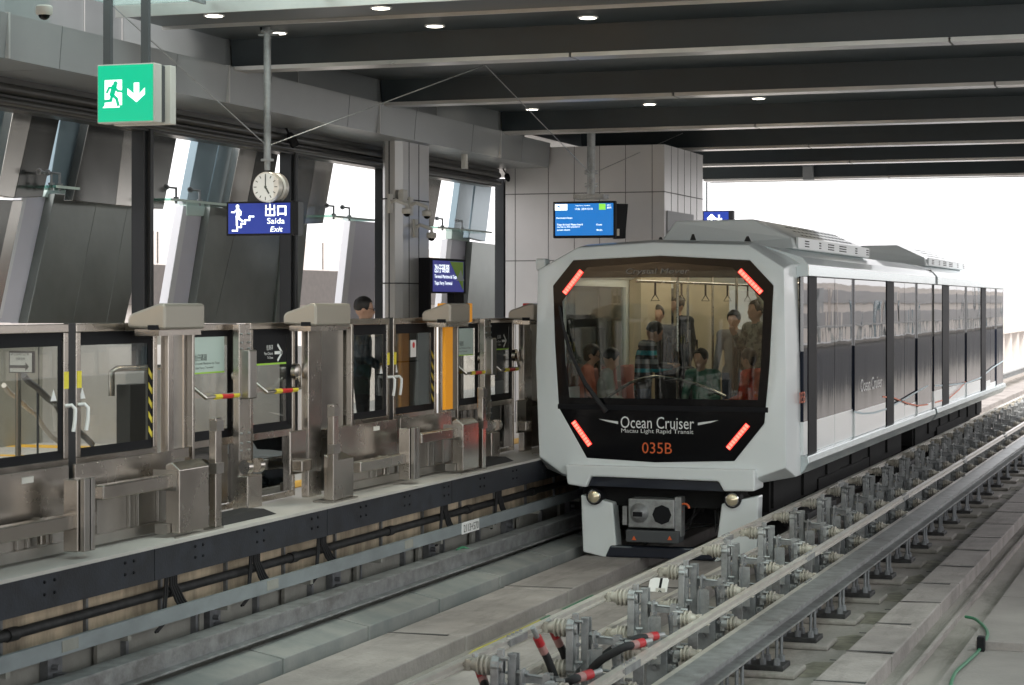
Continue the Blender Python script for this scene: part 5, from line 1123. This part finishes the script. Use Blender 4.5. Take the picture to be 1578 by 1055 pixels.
# big guide beam on pedestals
XBm = -3.33; zt_ = CZ-.70*1.057*3.33; zb_ = CZ-.752*1.057*3.26
gb2 = empty('guide_beam', (XBm, 4, zb_), 'heavy galvanised guide beam on pedestals right of the power rails', 'guide beam')
mb = MB()
y = 4.
while y < 120: hbeam(mb, XBm, y, y+5.9, zt_, zb_, .20, .016); y += 5.912
mb.build('steel_beam', 'galv', gb2)
mb = MB(); y = 9.9
while y < 60: mb.box(XBm-.01, XBm+.014, y-.15, y+.15, zb_+.03, zt_-.03); y += 5.912
mb.build('joint_plate', 'galv', gb2)
ped = empty('beam_pedestal', (XBm+.05, 0, GZ), 'x', 'pedestal', 'bolted concrete pedestals under the guide beam')
mb = MB(); mb.box(XBm-.28, XBm+.26, -.24, .24, GZ, GZ+.045); mb.build('concrete_pad', 'concrete_stained2', ped, bevel=.02) if False else mb.build('concrete_pad', 'concrete_slab', ped, bevel=.015)
mb = MB(); mb.box(XBm-.20, XBm+.15, -.15, .15, GZ+.045, GZ+.085); mb.build('base_plate', 'under_grey', ped, bevel=.006)
for xx in (-.14, -.02, .09):
    for yy in (-.09, .09): mb = MB(); mb.tube([(XBm+xx, yy, GZ+.08), (XBm+xx, yy, zb_)], .014, 8); mb.lathe([(0, .03), (.05, .026)], (XBm+xx, yy, GZ+.085), (0, 0, 1), 6); mb.build('anchor_bolt', 'galv_dark', ped)
for i in range(26):
    o = ped if i == 0 else copy_tree(ped); o.location.y = 8.85+i*1.40
    n_ = sum(pix_y(XBm, 8.85+q*1.40, GZ) < 1055 for q in range(i))
    o['label'] = ordinal_label(n_, '%s bolted pedestal from the bottom edge, under the guide beam', 'small distant bolted pedestal under the guide beam') if pix_y(XBm, o.location.y, GZ) < 1055 else 'bolted pedestal below the bottom edge of the picture'
mat('patch_dark', (.17, .16, .125), .9, 0, var=.5, scale=6)
mb = MB(); random.seed(5)
for i in range(26):                                       # dark uneven patches beside the pads
    y = 8.85+i*1.40+.1; n = 12; c = (XBm+.32, y+.15)
    mb.add([(c[0]+(.10+.1*random.random())*math.cos(k*math.pi/6), c[1]+(.25+.25*random.random())*math.sin(k*math.pi/6), GZ+.003) for k in range(n)], [tuple(range(n))])
mb.build('slab_patch', 'patch_dark')['kind'] = 'structure'
# red capped power cables
def cable(pts, lab, cap_end=0, r=.027):
    t = empty('power_cable', pts[0], lab, 'cable'); P = [Vector(p) for p in pts]
    if cap_end: P.reverse()
    d = (P[1]-P[0]).normalized()
    Q = [P[0]+d*.13]+P[1:]
    # smooth
    S = []
    n = len(Q)
    for i in range(n-1):
        a = Q[max(0, i-1)]; b = Q[i]; c = Q[i+1]; e = Q[min(n-1, i+2)]
        for s in range(6): u = s/6; S.append(.5*((2*b)+(c-a)*u+(2*a-5*b+4*c-e)*u*u+(3*b-a-3*c+e)*u**3))
    S.append(Q[-1])
    MB().tube(S, r, 10).build('sheath', 'rubber', t, smooth=True)
    MB().tube([P[0]+d*.02, P[0]+d*.085], r*1.12, 10).build('red_cap', 'red_cap', t, smooth=True); MB().tube([P[0]+d*.085, P[0]+d*.15], r*1.08, 10).build('pink_sleeve', 'pink_cap', t, smooth=True); MB().tube([P[0]-d*.06, P[0]+d*.03], .018, 8).build('lug', 'galv', t, smooth=True)
Xc = -4.16
cable([PX(736, 1022, Xc), PX(746, 1052, Xc+.05), PX(756, 1085, Xc+.2)], 'black cable with red cap nearest the bottom edge, on the train side')
cable([PX(826, 978, Xc), PX(846, 1020, Xc+.05), PX(862, 1062, Xc+.1), PX(880, 1100, Xc+.15)], 'left black cable with red cap of the steep pair')
cable([PX(850, 966, Xc), PX(868, 1005, Xc+.05), PX(882, 1045, Xc+.1), PX(895, 1090, Xc+.15)], 'right black cable with red cap of the steep pair')
cable([PX(915, 1037, -3.53), PX(880, 1048, -3.62), PX(850, 1062, -3.77)], 'black cable with red cap lying low at the bottom middle')
cable([PX(994, 989, -3.53), PX(960, 998, -3.62), PX(925, 1018, -3.77), PX(905, 1040, -3.87)], 'lower black cable with red cap reaching the right rail')
cable([PX(1014, 979, -3.53), PX(980, 985, -3.62), PX(945, 1000, -3.77), PX(920, 1020, -3.87)], 'upper black cable with red cap reaching the right rail')
def loose(pts, m, lab, r=.010):
    P = [Vector(p) for p in pts]
    for p in P:
        if p.z < GZ+.03 and p.x < -5.80: p.x = -5.80
    S = []; n = len(P)
    for i in range(n-1):
        a = P[max(0, i-1)]; b = P[i]; c = P[i+1]; e = P[min(n-1, i+2)]
        for s in range(6): u = s/6; S.append(.5*((2*b)+(c-a)*u+(2*a-5*b+4*c-e)*u*u+(3*b-a-3*c+e)*u**3))
    S.append(P[-1]); tag(MB().tube(S, r, 6).build('earth_cable', m, smooth=True), lab, 'cable')
g_ = GZ+.015
loose([PZ(880, 917, g_), PZ(850, 922, g_), PZ(822, 937, g_), PZ(800, 955, g_)], 'green_cable', 'green earth cable lying on the slab beside the plinth', .016)
loose([PZ(800, 955, g_), PZ(780, 972, g_), PZ(750, 990, g_), PZ(728, 1005, g_), PZ(710, 1025, g_)], 'yellow_cable', 'yellow green earth cable on the slab continuing from the green one', .014)
loose([PX(698, 858, -6.98), PX(704, 848, -7.02), PX(714, 843, -7.0), PX(726, 848, -6.92)], 'green_cable', 'small green looped cable on the left guide beam', .012)
loose([PZ(1462, 1075, GZ+.08), PZ(1470, 1040, GZ+.08), PZ(1490, 1020, GZ+.08), PZ(1510, 1000, GZ+.08), PZ(1522, 975, GZ+.08), PZ(1505, 955, GZ+.08), PZ(1488, 950, GZ+.08)], 'green_cable', 'green hose curving over the slab at the lower right corner', .014)
p = PZ(1512, 1003, GZ+.06); jb = empty('floor_fitting', p, 'small black fitting on the slab at the lower right corner', 'fitting'); bx(p.x-.03, p.x+.03, p.y-.05, p.y+.05, p.z, p.z+.12).build('body', 'black', jb, bevel=.008); bx(p.x-.05, p.x+.9, p.y+.06, p.y+.12, p.z, p.z+.07).build('cross_duct', 'concrete_kerb', jb, bevel=.004)
p = PZ(1518, 925, GZ+.062)
for (px, py), lab in (((1272, 1000), 0),): pass
# number marker between the rails
p = PZ(1012, 912, PT); mk2 = empty('number_marker', p, 'small tilted white marker plate with the number 2 on the right plinth of the train track', 'marker')
a = PYp(998, 908, p.y); b = PYp(1027, 893, p.y)
MB().prism([(a.x, p.y, a.z-.02), (b.x, p.y, a.z-.02), (b.x, p.y+.1, b.z), (a.x, p.y+.1, b.z)], (0, .02, 0)).build('plate', 'white', mk2)
MB().prism([(a.x+.10, p.y-.003, a.z-.02), (a.x+.125, p.y-.003, a.z-.02), (a.x+.125, p.y+.097, b.z), (a.x+.10, p.y+.097, b.z)], (0, .002, 0)).build('cross', 'black', mk2)
bx(b.x-.10, b.x-.01, p.y-.02, p.y-.008, a.z-.09, a.z+.02).build('number_tag', 'offwhite', mk2); text('2', (b.x-.075, p.y-.021, a.z-.075), '-Y', .04, .075, 'text_dark', mk2)
bx(a.x-.03, b.x+.06, p.y, p.y+.3, GZ, a.z-.03).build('foot', 'darkgrey', mk2)
p = PZ(872, 950, GZ); tag(bx(p.x-.16, p.x+.16, p.y-.14, p.y+.2, GZ, GZ+.035).build('concrete_pad', 'concrete_kerb', bevel=.01), 'low pale concrete pad on the slab left of the number marker', 'pad')
# ================= PEOPLE =================
def ico(bm, c, r, sx=1, sy=1, sz=1, rot=None, sub=2):
    m = Matrix.Translation(c) @ (rot or Matrix.Identity(4)) @ Matrix.Diagonal((r*sx, r*sy, r*sz, 1))
    bmesh.ops.create_icosphere(bm, subdivisions=sub, radius=1, matrix=m)
def person(loc, rz, h, cols, J=None, lab='', vox=.013, hairlen=0, glasses=False, sit=False, extras=None, group=None, head_pitch=0., head_yaw=0.):
    k = h/1.72
    if not sit:
        D = dict(pel=(0, 0, .93), ch=(0, 0, 1.28), nk=(0, .01, 1.46), hd=(0, .03, 1.60), shl=(-.18, 0, 1.41), shr=(.18, 0, 1.41), ell=(-.24, -.02, 1.13), elr=(.24, -.02, 1.13), hal=(-.25, .06, .88), har=(.25, .06, .88),
            hil=(-.09, 0, .90), hir=(.09, 0, .90), knl=(-.10, .02, .50), knr=(.10, .02, .50), anl=(-.10, -.01, .09), anr=(.10, -.01, .09), tol=(-.12, .14, .035), tor=(.12, .14, .035))
    else:
        D = dict(pel=(0, 0, .54), ch=(0, -.01, .88), nk=(0, .02, 1.06), hd=(0, .05, 1.19), shl=(-.18, 0, 1.01), shr=(.18, 0, 1.01), ell=(-.23, .04, .74), elr=(.23, .04, .74), hal=(-.08, .26, .70), har=(.08, .26, .70),
            hil=(-.09, .02, .54), hir=(.09, .02, .54), knl=(-.12, .42, .52), knr=(.12, .42, .52), anl=(-.12, .42, .09), anr=(.12, .42, .09), tol=(-.13, .56, .035), tor=(.13, .56, .035))
    D.update(J or {}); P = {n: Vector(v)*k for n, v in D.items()}
    top, leg, shoe, skin = cols['top'], cols['leg'], cols.get('shoe', 'black'), 'skin'
    mats = [skin, top, leg, shoe, 'hair']+cols.get('more', []); SEG = []
    def seg(a, b, ra, rb, m): SEG.append((a, b, ra*k, rb*k, m))
    seg(P['pel'], P['ch'], .135, .145, 1); seg(P['ch'], P['nk']-Vector((0, 0, .07*k)), .145, .09, 1)
    seg(P['shl'], P['shr'], .075, .075, 1); seg(P['nk']-Vector((0, 0, .04*k)), P['hd']-Vector((0, 0, .05*k)), .052, .050, 0)
    seg(P['pel']-Vector((.05*k, 0, 0)), P['pel']+Vector((.05*k, 0, 0)), .125, .125, 2)
    for s in 'lr':
        seg(P['sh'+s], P['el'+s], .062, .048, 1); wv = P['ha'+s].lerp(P['el'+s], .14); seg(P['el'+s], wv, .048, .034, 1); seg(wv, P['ha'+s], .026, .026, 0)
        seg(P['hi'+s], P['kn'+s], .088, .062, 2); seg(P['kn'+s], P['an'+s], .062, .045, 2); seg(P['an'+s]-Vector((0, .03*k, .03*k)), P['to'+s], .042, .036, 3)
        # palm, five fingers
        dv = (P['ha'+s]-P['el'+s]).normalized(); up = Vector((0, 0, 1)); sd = dv.cross(up); sd = sd.normalized() if sd.length > .1 else Vector((1, 0, 0)); nn = sd.cross(dv)
        pc = P['ha'+s]+dv*.045*k; seg(P['ha'+s]-sd*.018*k, pc-sd*.022*k, .018, .018, 0); seg(P['ha'+s]+sd*.018*k, pc+sd*.022*k, .018, .018, 0)
        for q, ln in zip((-.033, -.011, .011, .033), (.060, .070, .066, .052)):
            b0 = pc+sd*q*k+dv*.012*k; b1 = b0+(dv*.8+nn*.15)*ln*.55*k; b2 = b1+(dv*.45+nn*.7)*ln*.5*k; seg(b0, b1, .0095, .009, 0); seg(b1, b2, .009, .0085, 0)
        t0 = P['ha'+s]+sd*(.03 if s == 'l' else -.03)*k; seg(t0, t0+(sd*(1 if s == 'l' else -1)*.6+dv*.7)*.05*k, .012, .010, 0)
    bm = bmesh.new()
    for a, b, ra, rb, m in SEG:
        d = b-a; L = d.length; q = d.to_track_quat('Z', 'Y').to_matrix().to_4x4() if L > 1e-6 else Matrix.Identity(4)
        su = 2 if ra > .03 else 1
        flat = (m == 1 and ra > .11*k) or (m == 2 and ra > .11*k)
        ico(bm, a, ra, 1, .78 if flat else 1, 1, sub=su); ico(bm, b, rb, 1, .78 if flat else 1, 1, sub=su)
        if L > 1e-6:
            M4 = Matrix.Translation((a+b)/2)
            if flat: M4 = M4 @ Matrix.Diagonal((1, .78, 1, 1))
            bmesh.ops.create_cone(bm, cap_ends=True, segments=12 if su == 2 else 8, radius1=ra, radius2=rb, depth=L, matrix=M4 @ q)
    R3 = Matrix.Rotation(head_yaw, 4, 'Z') @ Matrix.Rotation(head_pitch, 4, 'X'); hd = P['hd']
    def hp(x, y, z): return hd+(R3 @ Vector((x, y, z)))*k
    ico(bm, hp(0, -.005, .02), .088*k, .90, 1.08, 1.18, R3, 3); ico(bm, hp(0, .03, -.05), .058*k, .95, 1, .95, R3); ico(bm, hp(0, .10, -.01), .017*k, .8, 1.1, 1.5, R3)
    ico(bm, hp(0, .088, -.055), .02*k, 1.3, .6, .5, R3)
    for s in (-1, 1): ico(bm, hp(.083*s, -.005, 0), .028*k, .35, .7, 1.1, R3); ico(bm, hp(.03*s, .086, .022), .012*k, 1.2, .6, .6, R3, 1)
    me0 = bpy.data.meshes.new('person'); bm.to_mesh(me0); bm.free()
    o0 = bpy.data.objects.new('tmp', me0); C.objects.link(o0)
    rm = o0.modifiers.new('r', 'REMESH'); rm.mode = 'VOXEL'; rm.voxel_size = vox; sm = o0.modifiers.new('s', 'SMOOTH'); sm.iterations = 2; sm.factor = .4
    me = bpy.data.meshes.new_from_object(o0.evaluated_get(bpy.context.evaluated_depsgraph_get())); bpy.data.objects.remove(o0)
    me.name = 'person'; me.materials.clear()
    for m in mats: me.materials.append(M[m])
    idx = []
    stripes = cols.get('stripes')
    for p in me.polygons:
        c = p.center; best = None; bd = 9
        if (c-hd).length < .125*k and c.z > P['nk'].z+.03*k: idx.append(0); continue
        for a, b, ra, rb, m in SEG:
            d = b-a; t = max(0, min(1, (c-a).dot(d)/max(d.length_squared, 1e-9))); dd = (c-(a+d*t)).length-(ra+(rb-ra)*t)
            if dd < bd: bd = dd; best = m
        if best == 1 and stripes:
            zz = c.z/k; q = int(zz/.052) % 4; best = [1, 5, 1, 6][q]
        if best == 2 and c.z > P['pel'].z-.02*k and not sit: best = 1
        idx.append(best)
    me.polygons.foreach_set('material_index', idx); me.polygons.foreach_set('use_smooth', [True]*len(idx))
    t = bpy.data.objects.new('person', me); C.objects.link(t); t.location = loc; t.rotation_euler.z = rz
    tag(t, lab, 'person', group)
    # hair
    bm = bmesh.new(); ico(bm, Vector((0, -.016, .045)), .098, .93, 1.06, 1.02, sub=3)
    for v in bm.verts:
        if v.co.y > .045 and v.co.z < .075: v.co.y = .045+(v.co.y-.045)*.1; v.co.z += .02
        elif v.co.z < -.01: v.co.z = -.01+(v.co.z+.01)*(.5+hairlen*6) ; v.co.y = min(v.co.y, .03)
        v.co += Vector((math.sin(v.co.x*170+v.co.z*60), math.cos(v.co.y*150), math.sin(v.co.z*190+v.co.x*90)))*.0022
    for v in bm.verts: v.co = hd+(R3 @ v.co)*k
    mh = bpy.data.meshes.new('hair'); bm.to_mesh(mh); bm.free(); mh.materials.append(M['hair']); mh.polygons.foreach_set('use_smooth', [True]*len(mh.polygons))
    ho = bpy.data.objects.new('hair', mh); C.objects.link(ho); ho.parent = t
    if glasses:
        mb = MB()
        for s in (-1, 1):
            c = Vector((.032*s, .098, .018)); mb.tube([hd+(R3 @ (c+Vector((.022*math.cos(a*math.pi/5), 0, .017*math.sin(a*math.pi/5)))))*k for a in range(11)], .0025, 5); mb.tube([hd+(R3 @ Vector((.054*s, .095, .022)))*k, hd+(R3 @ Vector((.088*s, .0, .022)))*k], .0025, 5)
        go = mb.build('glasses', 'black'); go.parent = t
    return t
def at_px(px, Y): return XY(px, Y)
# man on the platform behind the screen
Xp = -8.6; yp = YX(557, Xp)
person((Xp, yp, 0), R(-70), 1.75, dict(top='plaid', leg='knit_black'), lab='man in dark plaid jacket and glasses standing on the platform behind the screen', glasses=True, J=dict(hal=(-.12, .2, 1.02), har=(.14, .2, 1.0)), head_pitch=R(-8))
# striped man, bending over his phone
x = at_px(990, 23.1)
pm = person((x, 23.1, -.18), R(-62), 1.70, dict(top='knit_black', leg='jeans', stripes=True, more=['teal', 'knit_grey']), lab='man in teal grey and black striped sweater looking down at his phone behind the windscreen',
    J=dict(ch=(0, .03, 1.27), nk=(0, .08, 1.44), hd=(0, .14, 1.55), shl=(-.18, .06, 1.40), shr=(.18, .06, 1.40), ell=(-.22, .10, 1.14), elr=(.23, .10, 1.14), hal=(-.08, .34, 1.18), har=(.10, .34, 1.16)), head_pitch=R(-32), vox=.011)
# phone in hand
ph = Vector((.02, .40, 1.24)); c_, s__ = math.cos(R(-62)), math.sin(R(-62))
pw_ = Vector((x+ph.x*c_-ph.y*s__, 23.1+ph.x*s__+ph.y*c_, ph.z-.18))
tag(bx(pw_.x-.01, pw_.x+.01, pw_.y-.04, pw_.y+.04, pw_.z-.05, pw_.z+.08).build('mobile_phone', 'black', bevel=.004), 'mobile phone held by the man in the striped sweater', 'phone')
x = at_px(905, 22.75); person((x, 22.75, -.02), R(-75), 1.62, dict(top='coral', leg='jeans'), sit=True, hairlen=.25, glasses=True, head_pitch=R(-22), lab='woman with long dark hair in a coral hoodie seated at the left', vox=.012)
x = at_px(935, 22.5); person((x-.0, 22.5, -.06), R(-70), 1.62, dict(top='hoodie', leg='knit_grey'), sit=True, head_pitch=R(-28), lab='person in a pale grey hoodie seated beside the woman in coral', vox=.012, J=dict(hal=(-.05, .30, .66), har=(.1, .32, .66)))
x = at_px(1046, 27.0); person((x, 27., 0), R(150), 1.78, dict(top='dark_coat', leg='knit_black'), lab='tall man in black standing in the middle of the car', head_pitch=R(-15), vox=.014)
x = at_px(1013, 25.5); person((x, 25.5, 0), R(200), 1.66, dict(top='dark_coat', leg='jeans'), lab='dark haired person standing just behind the man in stripes', head_pitch=R(-10), vox=.014, J=dict(har=(.16, .25, 1.35), elr=(.26, .08, 1.2)))
x = at_px(1167, 23.6); person((x, 23.6, 0), R(140), 1.72, dict(top='camo', leg='jeans'), lab='person in a camouflage jacket reaching up to a hanging strap at the right', vox=.014, J=dict(ell=(-.30, .06, 1.55), hal=(-.20, .14, 1.78), elr=(.26, .05, 1.2), har=(.18, .2, 1.35)))
x = at_px(1083, 22.8); person((x, 22.8, -.06), R(160), 1.62, dict(top='green_coat', leg='knit_black'), sit=True, head_pitch=R(-10), lab='person in a dark green coat seated right of the middle', vox=.012)
x = at_px(1160, 22.7); person((x, 22.7, -.04), R(75), 1.60, dict(top='red_coat', leg='knit_black'), sit=True, hairlen=.22, head_pitch=R(-18), lab='woman with long hair in a red jacket seated at the right looking at her phone', vox=.012)
x = at_px(1132, 24.8); person((x, 24.8, 0), R(175), 1.6, dict(top='knit_grey', leg='jeans'), lab='person in grey standing behind the green coated one', vox=.015, head_pitch=R(-15))
x = at_px(1060, 29.5); person((x, 29.5, 0), R(10), 1.68, dict(top='knit_grey', leg='knit_black'), lab='distant passenger in grey at the rear of the front car', vox=.016)
# luggage
def suitcase(x, y, m, lab, h=.72):
    t = empty('suitcase', (x, y, 0), lab, 'suitcase'); bx(x-.22, x+.22, y-.13, y+.13, .05, h).build('shell', m, t, bevel=.03)
    mb = MB(); mb.tube([(x-.1, y, h), (x-.1, y, h+.35), (x+.1, y, h+.35), (x+.1, y, h)], .010, 6); mb.build('handle', 'black', t)
    mb = MB()
    for a in (-.16, .16):
        for b in (-.09, .09): mb.lathe([(0, .025), (.03, .025)], (x+a, y+b, .025), (1, 0, 0), 8)
    mb.build('caster', 'rubber', t)
suitcase(at_px(1040, 23.8), 23.8, 'knit_black', 'black suitcase behind the curved handrail in the middle of the car', .95)
suitcase(at_px(1062, 24.6), 24.6, 'black', 'black suitcase right of the middle suitcase', .9)
